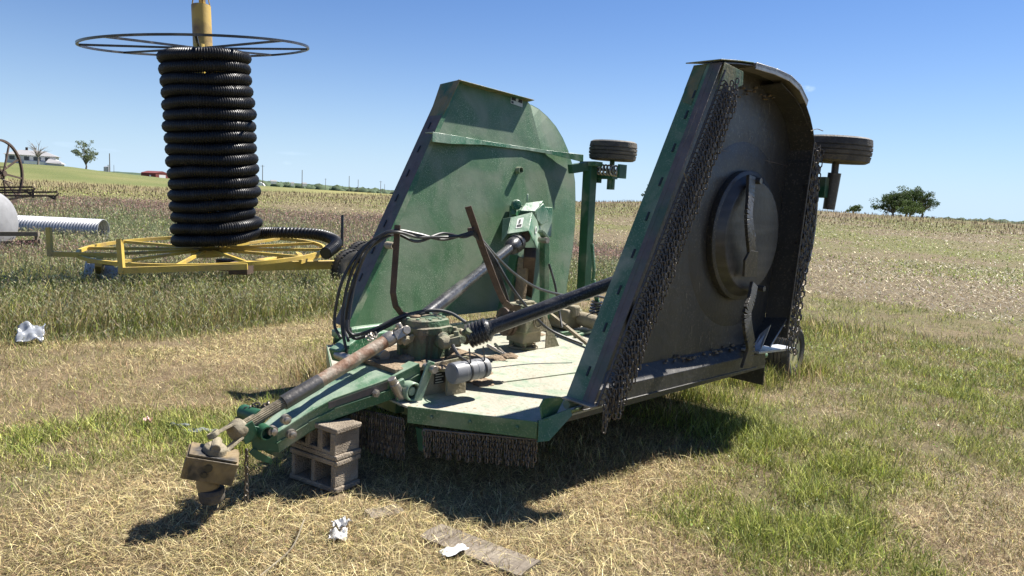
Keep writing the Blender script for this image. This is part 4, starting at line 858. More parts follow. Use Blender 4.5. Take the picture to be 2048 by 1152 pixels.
for px, py, r, w in [(540, 900, .42, 1.1), (400, 860, .35, .9), (250, 850, .4, .8), (330, 905, .3, .7), (150, 880, .4, .5), (60, 560, 1, .3), (1260, 1030, .32, 1.0), (1330, 1000, .3, .7), (1700, 1060, .5, .9), (1560, 930, .6, .7), (1450, 870, .45, .6), (1850, 940, .7, .5), (1690, 735, 1.2, .8), (1400, 820, .3, .9), (1650, 615, 1.6, .7), (1990, 820, .9, .5), (740, 1000, .1, .3), (1900, 760, 1.0, .4), (1500, 1100, .35, .5), (640, 1120, .1, .0), (300, 830, .3, .7)]:
    p = G(px, py); GB.append((p.x, p.y, r, w))
SB = []   # straw / bare tan spots
for px, py, r, w in [(1960, 1090, .45, 1.2), (500, 1110, .3, .7), (1600, 910, .22, .7), (1560, 780, .5, .5), (900, 1050, .55, 1.1), (1050, 950, .5, 1.0), (1300, 900, .45, .7), (1180, 1080, .35, .7), (250, 760, .7, .25), (520, 735, .6, .4), (120, 1080, .6, .6), (700, 1060, .4, .8), (560, 1040, .35, .7), (1360, 1100, .25, .6), (2000, 1000, .3, .5), (200, 1000, .4, .3)]:
    p = G(px, py); SB.append((p.x, p.y, r, w))
def green_amt(x, y):
    side = np.clip((x-0.6-.12*(y-3))*.9, 0, 1)           # the right-hand side is greener turf
    g = .30+.22*side+1.1*(fbm(x, y, .45, 11)-.5)+.6*(fbm(x, y, 2.5, 15)-.5)
    for a, b, r, w in GB: g = g+w*.22*np.exp(-((x-a)**2+(y-b)**2)/(2*r*r))
    for a, b, r, w in SB: g = g-w*.6*np.exp(-((x-a)**2+(y-b)**2)/(2*r*r))
    return np.clip(g, 0, 1)
def lerp3(a, b, t): return a*(1-t[:, None])+b*t[:, None]
C3 = lambda *c: np.array(c, float)[None, :]
def ground_col(x, y):
    n = x.size; d = np.hypot(x, y); az = np.degrees(np.arctan2(x, y)); g = green_amt(x, y)
    near = lerp3(np.repeat(C3(.21, .16, .10), n, 0), C3(.10, .105, .04), g*.8)
    near = lerp3(near, C3(.15, .11, .075), np.clip((fbm(x, y, .5, 31)-.58)*5, 0, 1)*.7)
    tall = lerp3(np.repeat(C3(.07, .08, .03), n, 0), C3(.14, .10, .075), np.clip((fbm(x, y, 6, 41)-.35)*2.2*np.clip((d-14)/10, 0, 1), 0, 1))
    fld = lerp3(np.repeat(C3(.17, .135, .085), n, 0), C3(.125, .14, .04), np.clip((fbm(x, y*1.0, 5, 51)-.38)*3.0, 0, .6)*np.clip(.35+d/60, 0, 1))
    fld = lerp3(fld, C3(.23, .205, .10), np.clip((d-60)/40, 0, .7)*np.clip((-az+5)/20, 0, 1))
    fe = y-field_y(x)+2.0*(fbm(x, y, 3, 61)-.5); ta = y-tall_y(x)
    c = lerp3(near, tall, np.clip(ta/.4, 0, 1)); c = lerp3(c, fld, np.clip(fe/.7, 0, 1))
    stalk = np.clip(1-np.abs(d-102)/14, 0, 1); c = lerp3(c, C3(.16, .115, .075), stalk*.35*np.clip((fbm(x*1, y, 1.5, 71)-.3)*2, 0, 1))
    far = lerp3(np.repeat(C3(.205, .195, .085), n, 0), C3(.13, .15, .055), np.clip((fbm(d*1.0, az*5, 30, 81)-.3)*2, 0, 1))
    far = lerp3(far, C3(.15, .165, .07), np.clip((d-190)/60, 0, .7)*np.clip((-az-14)/8, 0, 1))
    far = lerp3(far, C3(.27, .25, .10), np.clip((az+20)/8, 0, .8)*np.clip((d-115)/30, 0, 1))
    c = lerp3(c, far, np.clip((d-115)/8, 0, 1))
    return c
def grid_mesh():
    rr = np.concatenate([[0.0], np.geomspace(.5, 4000, 330)]); az = np.concatenate([np.arange(-180, -50, 5.), np.arange(-50, 50, .28), np.arange(50, 180, 5.)]); A = len(az)
    AZ, RR = np.meshgrid(np.radians(az), rr); X = RR*np.sin(AZ); Y = RR*np.cos(AZ); Z = terr(X, Y); n = X.size
    v = np.stack([X.ravel(), Y.ravel(), Z.ravel()], 1); i = np.arange(len(rr)-1)[:, None]; j = np.arange(A)[None, :]; k = (j+1) % A
    f = np.stack([(i*A+j), (i*A+k), ((i+1)*A+k), ((i+1)*A+j)], -1).reshape(-1, 4)[:, ::-1]
    return v, f, ground_col(X.ravel(), Y.ravel())
def np_mesh(name, v, f, mt, col=None, smooth=True, k=None):
    k = f.shape[1]; me = bpy.data.meshes.new(name); me.vertices.add(len(v)); me.vertices.foreach_set('co', v.astype(np.float32).ravel())
    me.loops.add(f.size); me.loops.foreach_set('vertex_index', f.astype(np.int32).ravel()); me.polygons.add(len(f)); me.polygons.foreach_set('loop_start', np.arange(0, f.size, k, dtype=np.int32)); me.polygons.foreach_set('loop_total', np.full(len(f), k, np.int32))
    if smooth: me.polygons.foreach_set('use_smooth', np.ones(len(f), bool))
    if col is not None:
        a = me.color_attributes.new('Col', 'FLOAT_COLOR', 'POINT'); c = np.ones((len(v), 4), np.float32); c[:, :3] = col; a.data.foreach_set('color', c.ravel())
    me.materials.append(mt); me.update(calc_edges=True); me.validate(); o = bpy.data.objects.new(name, me); COL.objects.link(o); return o
def attr_mat(name, rough=.8, trans=0., noise_amt=.0, nscale=30., bump=0., spec=.2):
    m = bpy.data.materials.new(name); m.use_nodes = True; t = m.node_tree; b = t.nodes['Principled BSDF']; L = t.links; b.inputs['Roughness'].default_value = rough; b.inputs['Specular IOR Level'].default_value = spec
    a = t.nodes.new('ShaderNodeVertexColor'); a.layer_name = 'Col'; col = a.outputs[0]
    if noise_amt:
        tc = t.nodes.new('ShaderNodeTexCoord')
        for sc, am in ((nscale, noise_amt), (nscale*.23, noise_amt*.7), (nscale*4.3, noise_amt*.8)):
            n = t.nodes.new('ShaderNodeTexNoise'); n.inputs['Scale'].default_value = sc; n.inputs['Detail'].default_value = 8; n.inputs['Roughness'].default_value = .7; L.new(tc.outputs['Object'], n.inputs['Vector'])
            r = t.nodes.new('ShaderNodeMapRange'); r.inputs[1].default_value = .3; r.inputs[2].default_value = .7; r.inputs[3].default_value = 1-am; r.inputs[4].default_value = 1+am*.8; L.new(n.outputs['Fac'], r.inputs[0])
            x = t.nodes.new('ShaderNodeMixRGB'); x.blend_type = 'MULTIPLY'; x.inputs[0].default_value = 1; L.new(col, x.inputs[1]); L.new(r.outputs[0], x.inputs[2]); col = x.outputs[0]
        if bump:
            bp = t.nodes.new('ShaderNodeBump'); bp.inputs['Strength'].default_value = bump; bp.inputs['Distance'].default_value = .04; L.new(n.outputs['Fac'], bp.inputs['Height']); L.new(bp.outputs[0], b.inputs['Normal'])
    L.new(col, b.inputs['Base Color'])
    if trans:
        o = t.nodes['Material Output']; tr = t.nodes.new('ShaderNodeBsdfTranslucent'); mx = t.nodes.new('ShaderNodeMixShader'); mx.inputs[0].default_value = trans; L.new(col, tr.inputs[0]); L.new(b.outputs[0], mx.inputs[1]); L.new(tr.outputs[0], mx.inputs[2]); L.new(mx.outputs[0], o.inputs[0])
    return m
v, f, c = grid_mesh(); gr = np_mesh('ground', v, f, attr_mat('soil_and_turf', .95, 0, .42, 22., .6, .1), c); tag(gr, kind='structure')
M['blade_grass'] = attr_mat('grass_blades', .55, .24, 0, spec=.3)
# ------------------------------------------------------------------ blades
def blades(name, x, y, h, w, lean, az, col, z0=None, seg5=True, droop=.25, label=None, cat=None):
    "each blade: a tapering bent strip; lean = angle from vertical (radians), az = direction it leans"
    n = x.size; z = terr(x, y) if z0 is None else z0; dx, dy = np.sin(az), np.cos(az); sa = az+np.pi/2+rng.uniform(-.8, .8, n); sx, sy = np.sin(sa)*w*.5, np.cos(sa)*w*.5
    l1 = lean; l2 = np.minimum(lean+droop+rng.uniform(0, .3, n), 1.75); hh = h*.5
    bx, by, bz = x, y, z-.004
    mx, my, mz = bx+dx*hh*np.sin(l1), by+dy*hh*np.sin(l1), bz+hh*np.cos(l1)
    tx, ty, tz = mx+dx*hh*np.sin(l2), my+dy*hh*np.sin(l2), np.maximum(mz+hh*np.cos(l2), z+.002)
    if seg5:
        V = np.stack([np.stack([bx-sx*.8, by-sy*.8, bz], 1), np.stack([bx+sx*.8, by+sy*.8, bz], 1), np.stack([mx+sx, my+sy, mz], 1), np.stack([mx-sx, my-sy, mz], 1), np.stack([tx, ty, tz], 1)], 1)
        b = np.arange(n)[:, None]*5; F = np.concatenate([b+np.array([[0, 1, 2]]), b+np.array([[0, 2, 3]]), b+np.array([[3, 2, 4]])], 1).reshape(-1, 3); k = 5
    else:
        V = np.stack([np.stack([bx-sx, by-sy, bz], 1), np.stack([bx+sx, by+sy, bz], 1), np.stack([tx, ty, tz], 1)], 1); F = (np.arange(n)[:, None]*3+np.array([[0, 1, 2]])); k = 3
    return V.reshape(-1, 3), F, np.repeat(col, k, 0), (tx, ty, tz)
def merge(parts):
    vs, fs, cs = [], [], []; o = 0
    for v, f, c in parts: vs.append(v); fs.append(f+o); cs.append(c); o += len(v)
    return np.concatenate(vs), np.concatenate(fs), np.concatenate(cs)
def scatter(n, d0, d1, power=1.0, a=46):
    "random points in the wedge of ground in front of the viewer; power 1 = even density, 0 = falling as 1/d"
    u = rng.random(n); e = power+1; d = (d0**e+u*(d1**e-d0**e))**(1/e); t = np.radians(rng.uniform(-a, a, n)); return d*np.sin(t), d*np.cos(t), d
def pick(cols, n):
    c = np.array(cols); i = rng.integers(0, len(c), n); return c[i]*np.array([1.0, .99, .88])*np.clip(rng.lognormal(-.06, .55, (n, 1)), .22, 2.1)
STRAW = [(.45, .36, .21), (.38, .29, .17), (.56, .48, .31), (.29, .20, .12), (.35, .24, .155), (.47, .40, .23), (.20, .14, .09), (.26, .18, .12), (.30, .28, .12)]
GREEN = [(.18, .235, .045), (.26, .31, .06), (.12, .17, .035), (.40, .42, .11), (.31, .31, .095), (.46, .46, .17), (.21, .23, .06)]
OLIVE = [(.28, .27, .09), (.37, .33, .14), (.21, .21, .07), (.34, .25, .15), (.46, .41, .22)]
PURP = [(.34, .22, .20), (.42, .28, .24), (.26, .18, .15), (.44, .37, .26), (.28, .27, .14), (.22, .25, .11)]
_bn, _bl, _bb = G(672, 992, 0), G(586, 961, 0), G(728, 968, 0); _e = (_bl-_bn).normalized(); _f = Vector((-_e.y, _e.x, 0)); _f = _f if _f.dot(_bb-_bn) > 0 else -_f
def free(x, y):
    'not under or hard against the concrete blocks'
    u = (x-_bn.x)*_e.x+(y-_bn.y)*_e.y; v = (x-_bn.x)*_f.x+(y-_bn.y)*_f.y; return ~((u > -.07) & (u < .46) & (v > -.08) & (v < .26))
mown = []
for (n, d0, d1, s5) in ((330000, 2.4, 6.2, True), (380000, 6.2, 12, False), (150000, 11, 24, False)):
    x, y, d = scatter(n, d0, d1, .35); keep = (y < tall_y(x)+.2) & (y < field_y(x)+.6*(rng.random(n)-.3)); bare = fbm(x, y, .45, 31)
    K = max(1, x.size//16); ci = rng.integers(0, x.size, K); a_i = rng.integers(0, K, x.size); tf = rng.random(x.size) < .62; sg = .022+.0045*d
    x = np.where(tf, x[ci][a_i]+rng.normal(0, 1, x.size)*sg, x); y = np.where(tf, y[ci][a_i]+rng.normal(0, 1, x.size)*sg, y); d = np.hypot(x, y); tid = np.where(tf, a_i, rng.integers(0, K, x.size)); trnd = rng.random((K, 4))
    keep = (y < tall_y(x)+.2) & (y < field_y(x)+.3); bare = fbm(x, y, .45, 31)
    keep &= (rng.random(n) > np.clip((bare-.6)*6, 0, .85)); keep &= free(x, y); x, y, d, tid = x[keep], y[keep], d[keep], tid[keep]; n = x.size; g = green_amt(x, y); T4 = trnd[tid]
    isg = (.75*T4[:, 0]+.25*rng.random(n)) < g*.85; ol = (~isg) & (T4[:, 1] < .25+.35*g)
    red = np.clip((fbm(x, y, 2.5, 91)-.45)*4, 0, 1)
    col = pick(STRAW, n); col = lerp3(col, np.array([.36, .20, .13])[None, :]*rng.uniform(.7, 1.3, (n, 1)), red*.45*(rng.random(n) < .6)); col[isg] = pick(GREEN, isg.sum()); col[ol] = pick(OLIVE, ol.sum())
    tone = (.62+.75*T4[:, 2])[:, None]; col = col*tone; h = np.where(isg, rng.uniform(.035, .10, n)*(.5+.9*g), rng.uniform(.03, .085, n))*(.55+1.0*T4[:, 3]); lean = np.where(isg, rng.uniform(.1, .9, n), np.clip(rng.normal(1.05, .38, n), .15, 1.5)); az = rng.uniform(-np.pi, np.pi, n)
    w = np.where(isg, .0034, .0026)*np.maximum(1, d/5.0)*rng.uniform(.6, 1.3, n)
    mown.append(blades('', x, y, h, w, lean, az, col, seg5=s5)[:3])
# broad small leaves and clover flecks among the grass, pale ones painting leaf glints too, and longer uncut tufts beside the machine
x, y, d = scatter(60000, 2.4, 12, .3); g = green_amt(x, y); k = (rng.random(x.size) < (g-.25)*1.1) & (y < tall_y(x)) & (y < field_y(x)) & free(x, y) & (fbm(x, y, .22, 141) > .5); x, y, d = x[k], y[k], d[k]; n = x.size; z = terr(x, y)+rng.uniform(.012, .055, n); a = rng.uniform(0, 2*np.pi, n); s = rng.uniform(.004, .010, n)*np.maximum(1, d/6); ca, sa = np.cos(a)*s, np.sin(a)*s; q = rng.uniform(-.7, .7, (2, n))*s
V = np.stack([np.stack([x-ca, y-sa, z-q[0]], 1), np.stack([x+sa*.6, y-ca*.6, z-q[1]], 1), np.stack([x+ca, y+sa, z+q[0]], 1), np.stack([x-sa*.6, y+ca*.6, z+q[1]], 1)], 1).reshape(-1, 3); F = np.concatenate([np.arange(n)[:, None]*4+np.array([[0, 1, 2]]), np.arange(n)[:, None]*4+np.array([[0, 2, 3]])], 1).reshape(-1, 3)
lc = pick([(.16, .25, .05), (.22, .32, .08), (.12, .19, .045), (.40, .42, .30)], n); mown.append((V, F, np.repeat(lc, 4, 0)))
x, y, d = scatter(60000, 4.5, 13, .4); k = (y < tall_y(x)+.1) & (y < field_y(x)) & free(x, y) & (fbm(x, y, .5, 151) > .44); x, y, d = x[k], y[k], d[k]; n = x.size; ed_ = np.clip(1-(tall_y(x)-y)/1.2, 0, 1)
mown.append(blades('', x, y, rng.uniform(.07, .15, n)*(1+ed_*.8), .0036*np.maximum(1, d/6), np.clip(rng.normal(.5, .35, n), 0, 1.3), rng.uniform(-np.pi, np.pi, n), pick(OLIVE+[(.36, .22, .15), (.17, .20, .07), (.13, .16, .05), (.55, .47, .32), (.14, .10, .07)], n), seg5=False)[:3])
for (px, py, sx_, sy_, m, h0, h1, gr) in [(1400, 800, .22, .12, 900, .10, .26, .8), (1470, 765, .25, .15, 1200, .12, .30, .75), (1540, 745, .25, .18, 1300, .12, .32, .6), (1600, 742, .2, .15, 700, .08, .24, .6), (660, 738, .12, .25, 900, .10, .26, .15), (625, 752, .1, .2, 500, .08, .22, .15), (1370, 835, .12, .1, 500, .07, .18, .6), (1640, 660, .5, .6, 900, .10, .26, .6), (1330, 745, .3, .2, 700, .1, .25, .5), (480, 905, .12, .1, 350, .08, .16, .85), (1130, 905, .2, .15, 300, .04, .12, .2)]:
    p = G(px, py); x = p.x+rng.normal(0, sx_, m); y = p.y+rng.normal(0, sy_, m); col = pick(STRAW, m); gi = rng.random(m) < gr; col[gi] = pick(GREEN, gi.sum()); mown.append(blades('', x, y, rng.uniform(h0, h1, m), .0045*rng.uniform(.6, 1.3, m)*max(1, p.y/6), np.clip(rng.normal(.3, .22, m), 0, 1.1), rng.uniform(-np.pi, np.pi, m), col)[:3])
v, f, c = merge(mown); o = np_mesh('mown_grass', v, f, M['blade_grass'], c, False); tag(o, 'short mown grass, straw coloured with green patches, around the mower', 'grass', kind='stuff')
# loose dry clippings: long curved strands lying in mats
x, y, d = scatter(150000, 2.4, 11, .3); n = x.size; mat_ = fbm(x, y, .7, 101); s = 0*x
for a, b, r, w in SB: s = s+w*np.exp(-((x-a)**2+(y-b)**2)/(2*r*r*1.6))
for (px, py, r, w) in [(600, 672, .45, 2.6), (520, 690, .3, 1.6), (650, 665, .3, 2), (110, 690, .3, 2.2), (430, 705, .4, 1.5), (340, 700, .3, 1.0), (900, 900, .6, 1.2), (700, 930, .5, 1.), (1000, 990, .5, 1.0), (450, 1050, .5, .9), (300, 1120, .5, .8)]:
    p = G(px, py); s = s+w*np.exp(-((x-p.x)**2+(y-p.y)**2)/(2*r*r))
keep = (rng.random(n) < np.clip((mat_-.50)*1.8+s*.42, .015, 1)) & free(x, y) & (y < tall_y(x)+.3) & (y < field_y(x)); x, y, d, s = x[keep], y[keep], d[keep], s[keep]; n = x.size
col = pick([(.58, .49, .29), (.66, .58, .38), (.48, .38, .21), (.40, .29, .16), (.62, .55, .30)], n); col[:] *= np.where(s > .9, 1.04, .78)[:, None]
gi = rng.random(n) < .07; col[gi] = pick(OLIVE, gi.sum())
v, f, c, _ = blades('', x, y, rng.uniform(.06, .19, n)*np.clip(5.5/d, .55, 1), .0019*np.maximum(1, d/4.5)*rng.uniform(.6, 1.3, n), np.clip(rng.normal(1.38, .12, n), 1.0, 1.54), rng.uniform(-np.pi, np.pi, n), col, z0=terr(x, y)+rng.uniform(0, .014, n)*(1+np.clip(s, 0, 1.2)), droop=.1)
o = np_mesh('dry_clippings', v, f, M['blade_grass'], c, False); tag(o, 'loose pale dry grass clippings lying in mats on the turf', 'straw', kind='stuff')
# tall unmown grass with drooping seed heads
parts = []; hv = []
for (n, d0, d1, s5, hs) in ((130000, 6.2, 13, True, 1), (120000, 13, 26, False, 1), (90000, 26, 64, False, 1)):
    x, y, d = scatter(n, d0, d1, .2); keep = (y > tall_y(x)+.25*(rng.random(n)-.5)) & (y < field_y(x)+1.2*rng.random(n)); x, y, d = x[keep], y[keep], d[keep]; n = x.size
    pu = np.clip((fbm(x, y, 5, 41)-.34)*3, 0, 1)*np.clip((d-13)/9, .06, 1)+np.clip(1-np.abs(y-field_y(x)+5)/6, 0, .75)
    gm = fbm(x, y, 2.2, 111)
    col = pick([(.18, .235, .045), (.25, .30, .06), (.12, .17, .035), (.36, .37, .10), (.32, .34, .17), (.34, .27, .14)], n); b = rng.random(n) < np.clip((gm-.45)*1.8+.15, .05, .6); col[b] = pick([(.30, .24, .13), (.24, .20, .10), (.38, .31, .18)], b.sum())
    p_ = rng.random(n) < pu; col[p_] = pick(PURP, p_.sum()); gy = (~p_) & (rng.random(n) < np.clip((d-12)/20, 0, .6)); col[gy] = pick([(.27, .31, .19), (.34, .36, .22), (.21, .25, .13)], gy.sum())
    edge = np.clip((y-tall_y(x))/.8, .35, 1); h = rng.uniform(.18, .42, n)*edge*np.where(x > 2, .8, 1); w = .0048*np.maximum(1, d/8)*rng.uniform(.6, 1.3, n)
    v, f, c, tip = blades('', x, y, h, w, np.clip(rng.normal(.22, .16, n), 0, .8), rng.normal(.9, 1.3, n), col, seg5=s5, droop=.35); parts.append((v, f, c))
    m = rng.random(n) < .42; tx, ty, tz = [q[m] for q in tip]; k = tx.size; L = rng.uniform(.03, .07, k)*np.where(d[m] > 20, 1.5, 1); ww = .006*np.maximum(1, d[m]/9); ang = rng.uniform(-np.pi, np.pi, k)
    hx, hy = np.sin(ang), np.cos(ang); V = np.stack([np.stack([tx, ty, tz], 1), np.stack([tx+hx*L*.4+ww, ty+hy*L*.4, tz-L*.25], 1), np.stack([tx+hx*L*.8, ty+hy*L*.8, tz-L*.8], 1), np.stack([tx+hx*L*.4-ww, ty+hy*L*.4, tz-L*.35], 1)], 1).reshape(-1, 3)
    F = np.concatenate([np.arange(k)[:, None]*4+np.array([[0, 1, 2]]), np.arange(k)[:, None]*4+np.array([[0, 2, 3]])], 1).reshape(-1, 3)
    hc = pick([(.40, .42, .26), (.50, .47, .32), (.32, .35, .20), (.44, .35, .27)], k); pm2 = p_[m]; hc[pm2] = pick([(.42, .26, .26), (.34, .20, .20), (.50, .38, .32)], pm2.sum()); parts.append((V, F, np.repeat(hc, 4, 0)))
v, f, c = merge(parts); o = np_mesh('tall_grass', v, f, M['blade_grass'], c, False); tag(o, 'tall unmown grass, green to purplish, with drooping seed heads, growing behind the mown strip', 'grass', kind='stuff')
# taller dark tuft right of the tongue
# crop residue and weeds of the stubble field
parts = []
for (n, d0, d1) in ((130000, 9, 34), (110000, 34, 95)):
    x, y, d = scatter(n, d0, d1, .35); keep = y > field_y(x)-.4*rng.random(n); x, y, d = x[keep], y[keep], d[keep]; n = x.size
    wd = rng.random(n) < np.clip((fbm(x, y, 4.5, 51)-.34)*2.2, .08, .45); col = pick([(.40, .34, .22), (.34, .28, .18), (.24, .185, .12), (.50, .44, .31), (.10, .075, .05), (.13, .095, .065), (.18, .14, .09)], n); col[wd] = pick([(.18, .26, .045), (.25, .32, .07), (.33, .36, .11)], wd.sum())
    v, f, c, _ = blades('', x, y, np.where(wd, rng.uniform(.05, .13, n), rng.uniform(.05, .26, n)), np.where(wd, .014, .016)*np.maximum(1, d/18)*rng.uniform(.5, 1.4, n), np.where(wd, rng.uniform(.3, 1.1, n), np.clip(rng.normal(1.35, .2, n), .6, 1.54)), rng.uniform(-np.pi, np.pi, n), col, seg5=True, droop=.15); parts.append((v, f, c))
v, f, c = merge(parts); o = np_mesh('crop_residue', v, f, M['blade_grass'], c, False); tag(o, 'pale crop residue and low green weeds scattered over the stubble field', 'crop residue', kind='stuff')
x, y, d = scatter(26000, 66, 118, .6); keep = (np.cos((x*.55+y*.83)*2*np.pi/1.9) > -.2); x, y, d = x[keep], y[keep], d[keep]; n = x.size
v, f, c, _ = blades('', x, y, rng.uniform(.20, .46, n)*np.clip((d-56)/30, .35, 1), rng.uniform(.04, .085, n), np.abs(rng.normal(.0, .16, n)), rng.uniform(-np.pi, np.pi, n), pick([(.20, .15, .10), (.30, .23, .15), (.13, .095, .065), (.38, .31, .21)], n), seg5=True, droop=.05)
o = np_mesh('corn_stubble', v, f, M['blade_grass'], c, False); tag(o, 'brown standing corn stubble along the crest of the field', 'stubble', kind='stuff')
# ------------------------------------------------------------------ far hills and tree line
az = np.arange(-60, 60, .08); n = len(az); top = np.interp(az, [-60, -36, -28, -25.85, -19.7, -14, -10, 0, 10, 30, 36, 60], [.6, .62, .62, .60, .53, .42, .31, .12, .05, .14, .22, .25])+.05*(fbm(az, az*0, 1.5, 121)-.5)+.035*(vn(az, az*0, .22, 122)-.5)
D = 1900.; rows = []
for k, (dd_, e) in enumerate([(1250, None), (1300, .25), (1500, .55), (1900, 1.0), (2600, .9)]):
    zt = np.full(n, -2.0) if e is None else CAMH+dd_*np.tan(np.radians(top*e-(.12 if e < 1 else 0)))
    rows.append(np.stack([dd_*np.sin(np.radians(az)), dd_*np.cos(np.radians(az)), zt], 1))
V = np.concatenate(rows); i = np.arange(4)[:, None]; j = np.arange(n-1)[None, :]; F = np.stack([i*n+j, i*n+j+1, (i+1)*n+j+1, (i+1)*n+j], -1).reshape(-1, 4)[:, ::-1]
x, y = V[:, 0], V[:, 1]; cc_ = lerp3(np.repeat(C3(.045, .075, .045), len(V), 0), C3(.10, .13, .07), np.clip((fbm(x, y, 60, 131)-.4)*3, 0, 1)); o = np_mesh('hills', V, F, attr_mat('wooded_hills', .95, 0, .25, .05), cc_); tag(o, kind='structure')
def crowns(name, label, cat, cen, rad, n, leaf, cols, seedv, kind='stuff'):
    r2 = np.random.default_rng(seedv); cen = np.array(cen); rad = np.array(rad); i = r2.integers(0, len(cen), n); u = r2.normal(size=(n, 3)); u /= np.linalg.norm(u, axis=1)[:, None]; rr = r2.uniform(.55, 1.05, n)[:, None]
    P = cen[i]+u*rad[i]*rr; return P, r2
# lumpy hedgerows and trees before the hills
pts = []; 
ra = np.random.default_rng(5)
cen = []; 
for k in range(300):
    a = ra.uniform(-27, -8); e = np.interp(a, [-27, -20, -10], [.28, .24, .02])+ra.uniform(-.03, .10); d_ = ra.uniform(900, 1200); cen.append((d_*math.sin(R(a)), d_*math.cos(R(a)), CAMH+d_*math.tan(R(e)), ra.uniform(3, 7)))
for k in range(140):
    a = ra.choice([ra.uniform(28, 36.5), ra.uniform(4, 8)]); d_ = ra.uniform(700, 900); e = np.interp(a, [4, 8, 28, 34, 36.5], [-.05, -.05, .05, .12, .12])+ra.uniform(-.05, .05); cen.append((d_*math.sin(R(a)), d_*math.cos(R(a)), CAMH+d_*math.tan(R(e))-1, ra.uniform(2.5, 5)))
mb = MB()
for (x, y, z, r) in cen: lump(mb, (x, y, z-r*.8), r*1.6, r*1.5, int(x*7+y) & 0xffff, 8, 3)
M['farleaf'] = mat('distant_foliage', (.035, .065, .03), (.07, .10, .045), .95, scale=.15, contrast=.3); o = mb.build('tree_line', M['farleaf'], None, ang=60); tag(o, 'low dark line of distant trees below the far hills', 'tree line', kind='stuff')
# ------------------------------------------------------------------ trees
def leafmat(name, a, b):
    m = mat(name, a, b, .7, scale=.9, contrast=.5, spec=.2); t = m.node_tree; bsdf = t.nodes['Principled BSDF']; o = t.nodes['Material Output']; tr = t.nodes.new('ShaderNodeBsdfTranslucent'); tr.inputs[0].default_value = tuple(min(1, (p+q)*.55) for p, q in zip(a, b))+(1,); mx = t.nodes.new('ShaderNodeMixShader'); mx.inputs[0].default_value = .3; t.links.new(bsdf.outputs[0], mx.inputs[1]); t.links.new(tr.outputs[0], mx.inputs[2]); t.links.new(mx.outputs[0], o.inputs[0]); return m
M['leaf_grey'] = leafmat('grey_green_leaves', (.11, .14, .07), (.19, .22, .12)); M['leaf_dark'] = leafmat('dark_green_leaves', (.035, .06, .02), (.075, .11, .035)); M['leaf_mid'] = leafmat('mid_green_leaves', (.055, .09, .025), (.11, .15, .045))
def tree(base, H, Wd, leafm, seed, label, nl=2600, leaf=.22, gap=.5, trunk=.16, low=.25, name='broadleaf_tree', barkm='bark', clumps=26, group=None, cat='tree'):
    rr = random.Random(seed); r2 = np.random.default_rng(seed); base = Vector(base); root = thing(name, label, cat, base, 0, group); mb = MB(); tips = []
    th = H*low
    mb.tube([(0, 0, -.3), (0.02*H, 0, th*.5), (0, .01*H, th)], [trunk*1.25, trunk, trunk*.85], 8)
    for k in range(clumps):
        a = 2*math.pi*k/clumps*2.4+rr.uniform(-.3, .3); e = rr.uniform(.05, 1); rad = Wd*.5*rr.uniform(.45, 1)*math.sqrt(max(.05, 1-(e-.35)**2*1.6)); tip = Vector((math.cos(a)*rad, math.sin(a)*rad, th+(H-th)*(.12+.84*e)*(1-.18*(rad/(Wd*.5))**2)))
        mid = Vector((tip.x*.4, tip.y*.4, th+(tip.z-th)*.62)); s = Vector((0, 0, th*rr.uniform(.75, 1))); mb.tube(spline([s, mid, tip], 4), [trunk*.55-(trunk*.5)*i/8 for i in range(9)], 5); tips.append(tip)
        for q in range(2):
            t2 = mid.lerp(tip, .5)+Vector((rr.uniform(-1, 1), rr.uniform(-1, 1), rr.uniform(-.3, .8)))*Wd*.13; mb.tube([mid, t2], [trunk*.2, trunk*.06], 4); tips.append(t2)
    mb.build('trunk', M[barkm], root, ang=60)
    if nl:
        T = np.array([tuple(t) for t in tips]); i = r2.integers(0, len(T), nl); u = r2.normal(size=(nl, 3)); u /= np.linalg.norm(u, axis=1)[:, None]; cr = Wd*.11*(1+gap*0)*r2.uniform(.6, 1.35, len(T)); P = T[i]+u*(cr[i]*r2.uniform(.2, 1.0, nl)**.6)[:, None]*np.array([1, 1, .8])
        a = r2.normal(size=(nl, 3)); a /= np.linalg.norm(a, axis=1)[:, None]; b = np.cross(a, r2.normal(size=(nl, 3))); b /= np.linalg.norm(b, axis=1)[:, None]; s = leaf*r2.uniform(.5, 1.2, nl)[:, None]
        V = np.stack([P-a*s, P+b*s*.6, P+a*s, P-b*s*.6], 1).reshape(-1, 3); F = np.arange(nl*4).reshape(-1, 4); o = np_mesh('crown', V, F, M[leafm], None, False); o.parent = root
    return root
def base_at(px, py, d): p = FAR(px, py, d); p.z = float(terr(p.x, p.y)); return p
def ht(py0, py1, d): return (py1-py0)/FPX*d*1.0
# ================================================================== PIPE REEL TRAILER
RB = G(417, 498, .66); dep = (RB-CP).dot(fwd)
def PJ(p): q = Vector(p)-CP; z = q.dot(fwd); return 1024+FPX*q.dot(right)/z, 576-FPX*q.dot(upv)/z
tl, HR = -.04, 3.6
for _ in range(40):
    AX = Vector((tl, -math.tan(R(3.2)), 1)).normalized(); a_x, a_y = PJ(RB+AX*HR); HR += (a_y-94)*.004; tl += (398-a_x)*.0012
RT = RB+AX*HR
print('reel', RB, RT, HR)
Xr = Vector((1, 0, 0)); Xr = (Xr-AX*Xr.dot(AX)).normalized(); Yr = AX.cross(Xr)
reel = thing('pipe_reel_trailer', 'yellow reel trailer with a wide spoked base ring, tall mast and black top ring', 'trailer', RB, 0)
def rl(x, y, z): return Xr*x+Yr*y+AX*z          # local coordinates of the tilted reel
RR_ = 2.02
mb = MB(); n = 56; A_ = []; 
for s in (-1, 1): pass
ring = []
